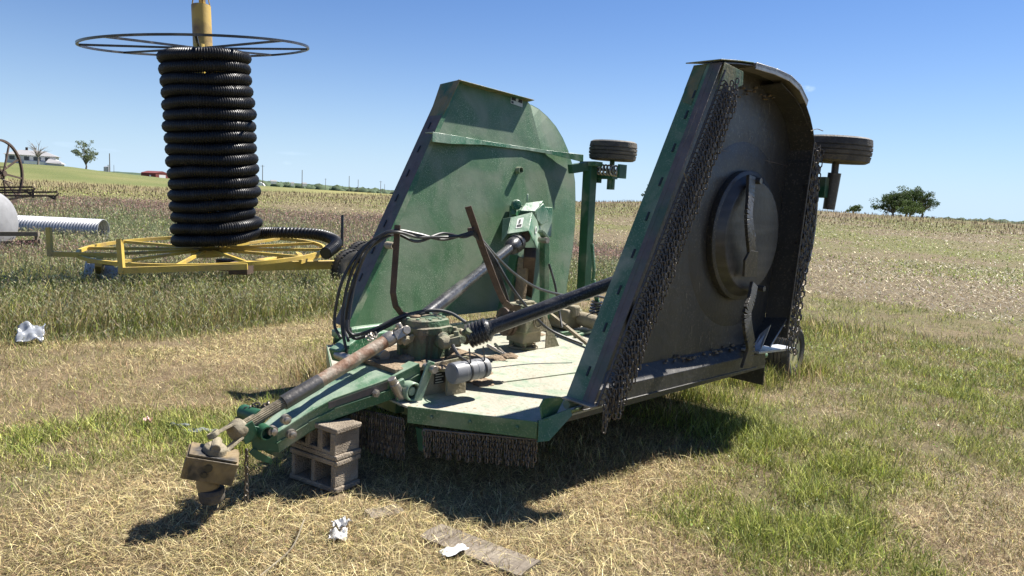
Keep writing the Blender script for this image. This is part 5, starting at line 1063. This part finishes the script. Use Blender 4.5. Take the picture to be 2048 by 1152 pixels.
for r, z in ((RR_-.025, -.03), (RR_+.025, -.03), (RR_+.025, .03), (RR_-.025, .03)): ring.append((r, z))
mb.lathe((0, 0, 0), AX, ring, n, closed=True); mb.build('base_ring', M['yellow'], reel, ang=20)
mb = MB(); mb.lathe((0, 0, 0), AX, [(.30, -.12), (.30, .0), (.12, .03), (.10, .05)], 24); mb.build('hub', M['yellow'], reel)
for k in range(12):
    t = 2*math.pi*(k+.35)/12; mb = MB(); mb.bar(rl(.25*math.cos(t), .25*math.sin(t), .0), rl((RR_-.04)*math.cos(t), (RR_-.04)*math.sin(t), .0), .045, .05, up=AX); mb.build('spoke', M['yellow'], reel)
mb = MB(); mb.cyl(rl(0, 0, .0), rl(0, 0, HR+.05), .09, n=20); mb.build('mast', M['yellow'], reel)
zt_ = HR; RR_ = 1.86; RNG = Vector((-.065, -math.tan(R(6.2)), 1)).normalized(); Xq = Vector((1, 0, 0)); Xq = (Xq-RNG*Xq.dot(RNG)).normalized(); Yq = RNG.cross(Xq)
def rq(x, y, z): return AX*HR+Xq*x+Yq*y+RNG*(z-HR)
mb = MB(); mb.lathe(rl(0, 0, zt_), RNG, [(RR_-.07+dx, dz) for dx, dz in ((0, -.018), (.036, -.018), (.036, .018), (0, .018))], 64, closed=True); mb.build('top_ring', M['black'], reel, ang=20)
for k in range(8):
    t = 2*math.pi*(k+.5)/8; mb = MB(); mb.bar(rq(.12*math.cos(t), .12*math.sin(t), zt_-.02), rq((RR_-.06)*math.cos(t), (RR_-.06)*math.sin(t), zt_), .035, .035, up=RNG); mb.build('top_spoke', M['black'], reel)
def lp(px, py, d_=None): return DEP(px, py, d_ or dep)-RB
mtop = lp(402, 12); mbm = lp(406, 100)
M['mast_worn'] = mat('worn_yellow_mast', (.45, .30, .06), (.50, .34, .09), .5, scale=5, dust=(.14, .085, .05), dust_amt=.3, bump=.1)
mb = MB(); mb.cyl(mbm-AX*.15, mtop, .165, n=24); mb.build('mast_sleeve', M['mast_worn'], reel)
mb = MB(); mb.cyl(mtop, mtop+AX*.9, .035); mb.bar(mtop+rl(.06, 0, 0), mtop+rl(.05, 0, .9), .02, .05); mb.tube([mtop+rl(-.16, 0, 0), mtop+rl(-.02, 0, .8)], .012, 6); mb.tube([mtop+rl(.16, 0, 0), mtop+rl(.02, 0, .8)], .012, 6); mb.build('mast_tip', M['mast_worn'], reel)
def gl(px, py, z): return G(px, py, z)-RB
# upright arms that keep the pipe on the base
p0, p1 = gl(101, 508, .58), gl(240, 516, .58)
mb = MB(); mb.bar(p0, gl(245, 511, .60), .06, .08); mb.build('arm', M['yellow'], reel); 
mb = MB(); top = DEP(97, 455, (p0+RB-CP).dot(fwd))-RB; mb.bar(p0-Vector((0, 0, .04)), top, .07, .07, up=(1, 0, 0)); mb.build('arm_post', M['yellow'], reel, bevel=.004)
p0 = gl(244, 541, .50); dq = (p0+RB-CP).dot(fwd); mb = MB(); mb.bar(p0, DEP(495, 533, dq+.35)-RB, .06, .09); mb.build('arm', M['yellow'], reel)
mb = MB(); mb.bar(p0-Vector((0, 0, .05)), DEP(239, 478, dq)-RB, .075, .075, up=(1, 0, 0)); mb.build('arm_post', M['yellow'], reel, bevel=.004)
p0 = gl(684, 496, .66); dq = (p0+RB-CP).dot(fwd); mb = MB(); mb.bar(p0, gl(600, 524, .5), .05, .07); mb.build('arm', M['yellow'], reel); mb = MB(); mb.bar(p0, DEP(685, 430, dq)-RB, .05, .05, up=(1, 0, 0)); mb.bar(p0, gl(662, 503, .62), .05, .05); mb.build('arm_post', M['black'], reel)
# trailer frame
mb = MB(); mb.bar(gl(470, 533, .42), gl(735, 528, .42), .12, .16); mb.build('frame_beam', M['yellow'], reel, bevel=.006)
mb = MB(); mb.bar(gl(490, 527, .46), gl(560, 515, .48), .18, .05); mb.bar(gl(560, 516, .5), gl(602, 513, .5), .16, .05); mb.bar(gl(596, 510, .5), gl(604, 522, .45), .10, .14); mb.build('turntable_bracket', M['yellow'], reel, bevel=.004)
mb = MB(); mb.cyl(gl(455, 540, .25), gl(455, 540, .25)+Vector((0, 0, .2)), .2, n=20); mb.build('turntable', M['darkrust'], reel); mb = MB(); mb.box(gl(482, 536, .44), (.32, .3, .2)); mb.build('turntable_base', M['darkrust'], reel, bevel=.01)
mb = MB(); mb.bar(gl(200, 553, .12), gl(198, 523, .50), .17, .10, up=(1, 0, 0)); mb.box(gl(198, 523, .52), (.32, .12, .06)); mb.box(gl(210, 548, .16), (.10, .14, .22)); mb.build('jack_stand', M['yellow'], reel, bevel=.006)
mb = MB(); mb.bar(gl(470, 535, .36), gl(200, 526, .45), .07, .07); mb.build('draw_beam', M['darkrust'], reel)
def wheel_at(c, axis, Rr, w, parent, tm='rubber', rm='yellow'):
    ax = Vector(axis).normalized(); rim = Rr*.56; mb = MB(); mb.cyl(c-ax*w*.4, c+ax*w*.4, .07); wh = mb.build('wheel', M[rm], parent)
    mb = MB(); mb.lathe(c, ax, tyre_profile(Rr, w, rim), 40, closed=True)
    for k in range(36):   # tread blocks
        t = 2*math.pi*k/36; u = ax.orthogonal().normalized(); q = ax.cross(u); rd_ = u*math.cos(t)+q*math.sin(t)
        for s in (-1, 1): mb.bar(c+rd_*(Rr*.96)+ax*(w*.33*s), c+rd_*(Rr+.006)+ax*(w*.33*s), .035, w*.24, up=ax)
    mb.build('tyre', M[tm], wh, ang=32); mb = MB(); mb.lathe(c, ax, [(rim+.012, -w*.38), (rim-.01, -w*.36), (rim-.03, -w*.1), (.09, 0), (.06, -.03)], 28); mb.build('rim', M[rm], wh); return wh
wc = gl(706, 542, .36); wheel_at(wc, (.72, -.69, 0), .40, .26, reel); wheel_at(wc+Vector((-.3, 2.3, 0)), (.72, -.69, 0), .40, .26, reel)
# ---- the coil of black corrugated tile wound on the mast
coil_t = thing('corrugated_pipe_coil', 'long black corrugated plastic pipe wound in a tall coil on the yellow reel trailer', 'pipe', RB)
NT = 17; pr = (HR-.23)/17*.55; Rc = .655; z0 = .13; z1 = HR-.10; mb = MB(); PP = []; RRr = []
per = 110*4; tot_ = NT*per; rrn = random.Random(4); offs = [(rrn.uniform(-.022, .022), rrn.uniform(-.02, .02), rrn.uniform(-.018, .014)) for _ in range(NT+2)]
offs[3] = (-.05, .0, -.05)
bz = lp(437, 488); bt = RT+AX*(-.1)-RB; sh0 = bz.dot(Xr); sh1 = .10
for i in range(tot_):
    q = i/per; k = int(q); f = q-k; f = f*f*(3-2*f); o = [offs[k][j]*(1-f)+offs[k+1][j]*f for j in range(3)]
    t = 2*math.pi*q+math.pi*.46; sx_ = sh0+(sh1-sh0)*(q/NT); rr = Rc+o[2]
    PP.append(rl(sx_+o[0]+rr*math.cos(t), o[1]+rr*math.sin(t), z0+(z1-z0)*q/NT+.014*math.sin(t+q*1.3)*math.sin(q*.9+1)+.010*math.sin(3*t+q))); RRr.append(pr if i % 4 in (0, 1) else pr*.885)
mb.tube(PP, RRr, 12); mb.build('coil', M['tile'], coil_t, ang=30)
mb = MB()   # loose end lying over the ring and curling back
ctl = [PP[30], PP[0], lp(530, 466, dep+.3), lp(590, 466, dep+.25), lp(640, 470, dep+.1), lp(668, 480, dep-.15), lp(672, 490, dep-.45), lp(662, 499, dep-.7), lp(651, 507, dep-.95)]
S_ = spline(ctl, 60); S2 = [S_[0]]; 
for p in S_[1:]:
    if (p-S2[-1]).length > .0095: S2.append(p)
mb.tube(S2, [pr if i % 4 in (0, 1) else pr*.885 for i in range(len(S2))], 14)
e_ = (S2[-1]-S2[-4]).normalized(); mb.build('loose_end', M['tile'], coil_t, ang=30)
mb = MB(); mb.lathe(S2[-1]+e_*.002, e_, [(.085, 0), (.084, .003)], 18); mb.build('open_mouth', M['decal_dark'], coil_t)
# ================================================================== THINGS AT THE LEFT
e0, e1 = G(208, 482, .0), G(20, 470, 0.05); e0.z = .30; e1 = e0+(Vector((e1.x-e0.x, e1.y-e0.y, 0)).normalized())*5.2
cv = thing('culvert_pipe', 'pale corrugated steel culvert pipe lying in the grass at the left', 'pipe', e0); d = (e1-e0).normalized()
mb = MB(); prof = []; L = 5.2; N = 62*4
for i in range(N+1): prof.append((.335+.016*math.sin(2*math.pi*i/4+.4), L*i/N))
prof += [(r-.014, h) for r, h in prof[::-1]]
mb.lathe((0, 0, 0), d, prof, 36, closed=True); mb.build('barrel', M['galv'], cv, ang=60)
tk = G(-40, 500, 0); tkd = Vector((.55, -.83, 0)).normalized()
tank = thing('storage_tank', 'faded grey rounded steel tank at the left edge, half out of the picture', 'tank', (tk.x, tk.y, 0))
mb = MB(); prof = [(.02, .62)]+[(.78*math.sin(a), .25+.36*math.cos(a)) for a in [R(t) for t in range(8, 91, 8)]]+[(.78, .1), (.78, -1.8), (.6, -2.05), (.1, -2.1)]
mb.lathe((0, 0, .66), (1, -.15, .0), [(r, h) for r, h in prof], 40); mb.build('shell', M['tank'], tank, ang=40)
mb = MB(); mb.box((.1, 0, .05), (.5, .5, .25)); mb.box((-1.2, .1, .05), (.5, .5, .25)); mb.build('saddle', M['concrete'], tank)
db = thing('wooden_frame', 'dark weathered frame sticking out between the grey tank and the culvert pipe', 'frame', G(40, 480, .3))
mb = MB(); c = Vector(); mb.bar((-.5, 0, .12), (.42, .05, .16), .08, .10); mb.bar((-.5, .1, -.12), (.40, .15, -.03), .08, .12); mb.bar((.3, .1, -.2), (.35, .1, .2), .06, .06); mb.build('rails', M['wood'], db)
# old dump rake with a big spoked wheel
def rk(px, py, z=None, dd=31.): return DEP(px, py, dd)
wc = rk(2, 347); wr = (rk(2, 279)-rk(2, 415)).length/2; rb = Vector((wc.x, wc.y, float(terr(wc.x, wc.y)))); rake = thing('hay_rake', 'rusty antique hay rake with a tall spoked iron wheel at the left edge', 'farm implement', rb)
wa = Vector((1, .05, 0)).normalized(); c = wc-rb
mb = MB(); mb.lathe(c, wa, [(wr, -.05), (wr, .05), (wr-.09, .05), (wr-.09, -.05)], 48, closed=True); whl = mb.build('wheel', M['darkrust'], rake, ang=20)
u = Vector((0, 0, 1)); w = wa.cross(u)
mb = MB(); mb.cyl(c-wa*.18, c+wa*.18, .13); mb.build('hub', M['darkrust'], whl)
for k in range(10):
    t = 2*math.pi*(k+.3)/10; mb = MB(); mb.bar(c+(wa*.1 if k % 2 else wa*-.1), c+(u*math.cos(t)+w*math.sin(t))*(wr-.03), .075, .05, up=wa); mb.build('spoke', M['darkrust'], whl)
mb = MB()
def bl(a, b, wd=.075): mb.bar(rk(*a)-rb, rk(*b)-rb, wd, wd)
bl((-30, 375), (66, 374)); bl((-30, 381), (68, 380)); mb.tube([rk(66, 374)-rb, rk(70, 377)-rb, rk(68, 380)-rb], .03, 6); bl((-30, 385), (115, 384)); bl((-30, 391), (112, 392)); mb.tube([rk(113, 384)-rb, rk(117, 387)-rb, rk(115, 390)-rb, rk(110, 392)-rb], .03, 6)
bl((98, 392), (108, 398)); bl((110, 391), (110, 399)); bl((66, 380), (66, 396)); bl((50, 381), (62, 389)); mb.build('frame', M['darkrust'], rake)
mb = MB(); mb.bar(rk(111, 399)-rb, rk(107, 424)-rb, .03, .03); mb.bar(rk(-5, 334)-rb, rk(14, 334)-rb, .07, .04); mb.bar(rk(-5, 355)-rb, rk(26, 367)-rb, .04, .04); mb.bar(rk(10, 400)-rb, rk(60, 392)-rb, .05, .08); mb.build('teeth', M['rust'], rake)
# ================================================================== FAR THINGS
def upr(px, yb, yt, dist, r, label, arms=False):
    b = FAR(px, yb, dist); t = DEP(px, yt, (b-CP).dot(fwd)); h = t.z-b.z; ob = thing('utility_pole', label, 'utility pole', b, 0, 'utility poles across the fields'); mb = MB(); mb.cyl((0, 0, -3), (0, 0, h), r, r*.75, 8)
    mb.build('post', M['pole'], ob)
    if arms: mb = MB(); mb.bar((-.9, .2, h-.5), (.9, -.2, h-.5), .14, .12); mb.build('crossarm', M['pole'], ob)
    return ob
for a in [(220, 358, 307, 255, .17, 'tall utility pole right of the leafy lone tree, nearest of the left-hand poles', False), (228, 345, 330, 700, .2, 'tiny far pole just right of the nearest left-hand pole', False),
          (525, 373, 330, 330, .18, 'utility pole just right of the black pipe coil', True), (604, 378, 340, 340, .19, 'slightly leaning utility pole, second to the right of the pipe coil', False), (651, 378, 357, 560, .2, 'short far utility pole between the leaning pole and a tall one', True),
          (698, 380, 352, 400, .18, 'tall utility pole third to the right of the leaning one', False), (716, 382, 359, 430, .18, 'utility pole close behind the tall one, right of it', False), (761, 384, 362, 440, .18, 'utility pole just left of the raised left wing', True), (769, 385, 368, 620, .2, 'faint far pole nearest the raised left wing', False)]: upr(*a)
def house():
    b = base_at(66, 329, 262); k = 262/FPX; o = thing('farmhouse', 'long pale farmhouse with a hipped grey roof on the hill at the left', 'house', b, R(26)); L, Dp, Hh = 12.6, 7.5, 2.7
    mb = MB(); mb.box((0, 0, Hh/2-.2), (L, Dp, Hh+.4)); mb.build('wall', M['siding'], o)
    mb = MB(); e = .55; z = Hh; a = [(-L/2-e, -Dp/2-e, z), (L/2+e, -Dp/2-e, z), (L/2+e, Dp/2+e, z), (-L/2-e, Dp/2+e, z), (-L/2+3.2, 0, z+1.55), (L/2-3.2, 0, z+1.55)]; mb.add(a, [(0, 1, 5, 4), (1, 2, 5), (2, 3, 4, 5), (3, 0, 4), (3, 2, 1, 0)]); rf = mb.build('roof', M['roof'], o, ang=0)
    mb = MB(); mb.box((-1.5, .3, z+1.8), (.6, .6, 1.2)); mb.build('chimney', M['darkrust'], rf)
    for x, w in ((-4.6, 1.3), (-1.0, 1.3), (1.6, 1.8), (4.2, 1.2)):
        mb = MB(); mb.box((x, -Dp/2-.02, 1.75), (w, .08, 1.1)); mb.build('window', M['glass'], o)
    mb = MB(); mb.box((2.4, -Dp/2-.9, .35), (7.8, 1.7, 1.2)); mb.build('porch_wall', M['whitewall'], o); return o
house()
b = base_at(112, 334, 255); g = thing('shed', 'low grey shed roof beside the right end of the farmhouse', 'shed', b, R(20)); mb = MB(); mb.box((0, 0, .3), (3.6, 3.5, 1.2)); mb.build('wall', M['siding'], g); mb = MB(); mb.add([(-2.2, -2.1, .8), (2.3, -2.1, .5), (2.3, 2.1, .5), (-2.2, 2.1, .8), (-1.8, 0, 2.0), (1.0, 0, 1.5)], [(0, 1, 5, 4), (1, 2, 5), (2, 3, 4, 5), (3, 0, 4), (3, 2, 1, 0)]); mb.build('roof', M['roof'], g, ang=0)
b = FAR(310, 357, 400); b.z = float(terr(b.x, b.y)) if False else b.z
g = thing('red_barn', 'small red metal barn on the green hill at the left', 'barn', b, R(-20)); mb = MB(); mb.box((0, 0, .6), (9.5, 8, 4.2)); mb.build('wall', M['redmetal'], g)
mb = MB(); mb.add([(-4.9, -4.3, 2.6), (4.9, -4.3, 2.6), (4.9, 4.3, 2.6), (-4.9, 4.3, 2.6), (-4.9, 0, 3.7), (4.9, 0, 3.7)], [(0, 1, 5, 4), (1, 2, 5), (2, 3, 4, 5), (3, 0, 4), (3, 2, 1, 0)]); mb.build('roof', M['redmetal'], g, ang=0)
mb = MB(); mb.box((4.78, 0, .6), (.1, 4, 2.6)); mb.build('door', M['siding'], g); mb = MB(); mb.box((1.2, -4.04, .8), (1.0, .1, 1.7)); mb.build('door', M['whitewall'], g)
b = FAR(213, 345, 800); g = thing('grain_bin', 'tiny grey grain bin on the skyline right of the lone tree', 'grain bin', b); mb = MB(); mb.cyl((0, 0, -2), (0, 0, 5.2), 2.4, n=14); mb.build('drum', M['galv'], g); mb = MB(); mb.cyl((0, 0, 5.2), (0, 0, 6.4), 2.5, .2, 14); mb.build('cap', M['galv'], g); mb = MB(); mb.cyl((2.4, -1, -2), (2.4, -1, 7.5), .5, n=8); mb.build('leg', M['galv'], g)
b = FAR(517, 372, 620); g = thing('quonset_shed', 'small white arched shed behind the pipe coil', 'shed', b, R(15)); mb = MB(); mb.slab([(4.6*math.cos(R(t))*1.1, -5, 4.0*math.sin(R(t))-.6) for t in range(0, 181, 15)], (0, 10, 0)); mb.build('arched_shell', M['whitewall'], g, ang=50); mb = MB(); mb.box((0, -5.05, .6), (2.4, .12, 2.6)); mb.build('door', M['siding'], g)
for px, py, w, lab in ((609, 371, 5, 'tiny white farm building far off, just right of the leaning pole'), (585, 370, 4, 'tiny white farm building far off, left of the leaning pole'), (547, 366, 7, 'distant pale roofed house between the quonset shed and the leaning pole')):
    b = FAR(px, py, 900); g = thing('farm_building', lab, 'building', b, R(25)); mb = MB(); mb.box((0, 0, .5), (w*.9, w*.7, 3.0)); mb.build('wall', M['whitewall'], g); mb = MB(); q = w*.5; mb.add([(-q, -q*.8, 2.0), (q, -q*.8, 2), (q, q*.8, 2), (-q, q*.8, 2), (-q, 0, 3.6), (q, 0, 3.6)], [(0, 1, 5, 4), (1, 2, 5), (2, 3, 4, 5), (3, 0, 4), (3, 2, 1, 0)]); mb.build('roof', M['roof'], g, ang=0)
k = 250/FPX
tree(base_at(172, 340, 250), 50*k, 44*k, 'leaf_grey', 3, 'lone airy grey-green tree on the hill between the farmhouse and the red barn', nl=2000, leaf=.22, trunk=.22, low=.16, clumps=18)
tree(base_at(76, 332, 245), 42*k, 44*k, 'leaf_grey', 8, 'bare dead tree in front of the farmhouse', nl=0, trunk=.24, low=.34, barkm='deadbark', clumps=20, name='bare_tree')
def ct(px, yb, d_): p = FAR(px, yb, d_); return p
k = 170/FPX
tree(ct(1785, 431, 170), 42*k, 66*k, 'leaf_dark', 21, 'dark spreading tree at the left side of the clump on the right-hand skyline', nl=5200, leaf=.17, low=.10, trunk=.22, clumps=30, group='trees in the clump on the skyline')
tree(ct(1812, 431, 174), 52*k, 70*k, 'leaf_mid', 22, 'tallest middle tree of the clump on the right-hand skyline', nl=5200, leaf=.18, low=.14, trunk=.25, clumps=28, group='trees in the clump on the skyline')
tree(ct(1844, 433, 171), 47*k, 52*k, 'leaf_dark', 23, 'airy rounded tree at the right side of the clump on the right-hand skyline', nl=3200, leaf=.15, low=.14, trunk=.2, clumps=28, group='trees in the clump on the skyline')
tree(ct(1820, 434, 162), 28*k, 48*k, 'leaf_mid', 24, 'low olive bush in front of the tree clump on the right-hand skyline', nl=3200, leaf=.14, low=.06, trunk=.1, clumps=20, name='bush', cat='bush')
tree(ct(1707, 426, 200), 16*200/FPX, 28*200/FPX, 'leaf_mid', 25, 'small round tree alone on the skyline left of the big clump', nl=2000, leaf=.15, low=.08, trunk=.12, clumps=16)
tree(ct(1302, 406, 190), 38*190/FPX, 38*190/FPX, 'leaf_mid', 26, 'tree half hidden behind the front edge of the raised right wing', nl=2600, leaf=.17, low=.12, trunk=.16, clumps=20)
# ================================================================== LITTER AND BOARDS
def sheet(name, c, sx, sy, amp, m, label, cat, seed, rz=0., n=16, edge=.25, tilt=(0, 0), lift=.02, group=None):
    rr = random.Random(seed); vs = []; o = [rr.uniform(0, 9) for _ in range(6)]
    for i in range(n+1):
        for j in range(n+1):
            u, v = i/n-.5, j/n-.5; k = 1-edge*rr.uniform(0, .5)*(abs(u)+abs(v)); z = amp*(math.sin(u*9+o[0]+v*4)*.4+math.sin(v*11+o[1]-u*5)*.35+noise.noise(Vector((u*5+o[2], v*5, o[3])))*1.2)+u*tilt[0]+v*tilt[1]
            vs.append((u*sx*k, v*sy*k, z))
    fs = [(i*(n+1)+j, (i+1)*(n+1)+j, (i+1)*(n+1)+j+1, i*(n+1)+j+1) for i in range(n) for j in range(n)]
    mb = MB(); mb.add(vs, fs); ob = mb.build(name, M[m], None, ang=70); ob.location = (c.x, c.y, float(terr(c.x, c.y))+lift+amp); ob.rotation_euler = (0, 0, rz)
    s = ob.modifiers.new('thickness', 'SOLIDIFY'); s.thickness = .0012; return tag(ob, label, cat, group)
sheet('plastic_sheet', G(62, 690, .0), .26, .20, .03, 'cloth', 'crumpled clear plastic film lying at the edge of the tall grass on the left', 'litter', 1, .4, tilt=(.0, .16), lift=.10)
M['card'] = mat('white_card', (.74, .74, .72), (.66, .66, .65), .5)
sheet('white_card', G(907, 1117, .0), .13, .11, .006, 'card', 'white torn card lying on the weathered board', 'litter', 2, .5, edge=.2, tilt=(.02, -.02), lift=.030)
mb = MB(); q = G(920, 1111, 0); mb.lathe((q.x, q.y, float(terr(q.x, q.y))+.05), (0, 0, 1), [(.007, 0), (.007, .002)], 10)
sheet('crumpled_paper', G(676, 1078, .0), .10, .12, .016, 'white', 'crumpled white paper on the straw below the concrete blocks', 'litter', 3, .2, edge=.5, lift=.02)
sheet('crumpled_paper', G(682, 1062, .0), .09, .08, .022, 'white', 'smaller scrap of white paper touching the crumpled one above it', 'litter', 31, .9, edge=.5, lift=.03)
sheet('plastic_scrap', G(405, 872, .0), .20, .07, .018, 'cloth', 'shiny plastic scrap in the grass just left of the driveline end', 'litter', 4, .1, edge=.5, lift=.03)
sheet('plastic_scrap', G(360, 860, .0), .14, .05, .015, 'cloth', 'small bluish plastic scrap in the grass, farther left of the driveline end', 'litter', 5, .1, edge=.5, lift=.03)
M['pinkred'] = mat('faded_red_wrapper', (.5, .16, .14), (.7, .55, .5), .5, scale=30)
sheet('red_wrapper', G(295, 850, .0), .06, .06, .018, 'pinkred', 'faded red wrapper in the grass at the left of the mown strip', 'litter', 6, .1, lift=.03)
sheet('paper_bag', G(178, 553, .15), .20, .20, .07, 'white', 'white crumpled bag beside the yellow jack stand', 'litter', 7, .1, lift=.22, tilt=(.1, .3))
sheet('paper_bag', G(222, 557, .15), .28, .16, .04, 'white', 'flattened white and red bag right of the yellow jack stand', 'litter', 8, .1, lift=.20, tilt=(.0, .2))
def board(c0, c1, w, label, seed, z=.012):
    a, b = Vector((c0.x, c0.y, 0)), Vector((c1.x, c1.y, 0)); d = (b-a); L = d.length; d.normalize(); s = Vector((-d.y, d.x, 0)); mb = MB(); rr = random.Random(seed); n = 24; prof = [(-w/2, 0), (-w/2, .022), (-w*.2, .03), (w*.15, .026), (w/2-.01, .024), (w/2, 0)]
    vs = []; m = len(prof)
    for i in range(n+1):
        for (x, h) in prof: vs.append((L*i/n+rr.uniform(-.003, .003), x+rr.uniform(-.002, .002)*(i in (0, n))*6, h+rr.uniform(-.0012, .0012)))
    fs = [(i*m+j, i*m+j+1, (i+1)*m+j+1, (i+1)*m+j) for i in range(n) for j in range(m-1)]+[tuple(range(m)), tuple(n*m+j for j in range(m-1, -1, -1))]
    mb.add(vs, fs); o = mb.build('plank', M['wood'], None, ang=50); o.location = (a.x, a.y, float(terr(a.x, a.y))+z-.006); o.rotation_euler = (0, 0, math.atan2(d.y, d.x)); return tag(o, label, 'board')
board(G(862, 1072), G(1060, 1150), .19, 'weathered grey plank half buried in straw under the white card', 3, .010)
board(G(735, 1035), G(800, 1022), .13, 'short end of a worn board showing through the straw below the concrete blocks', 4, .002)
# a single long dry stalk at the bottom
mb = MB(); P = [G(608, 1040, .05), G(590, 1085, .03), G(570, 1110, .02), G(520, 1152, .02)]; mb.tube(spline(P, 8), .004, 6); o = mb.build('dry_stalk', M['tanmetal'], None); tag(o, 'long pale dry stalk lying on the straw at the bottom of the photo', 'stalk')
mb = MB(); P = [G(988, 1040, .03), G(983, 1060, .02)]; mb.bar(P[0], P[1], .016, .004); o = mb.build('corn_husk', M['tanmetal'], None); tag(o, 'small pale yellow husk on the straw right of the board', 'husk')
print('objects', len(bpy.data.objects))
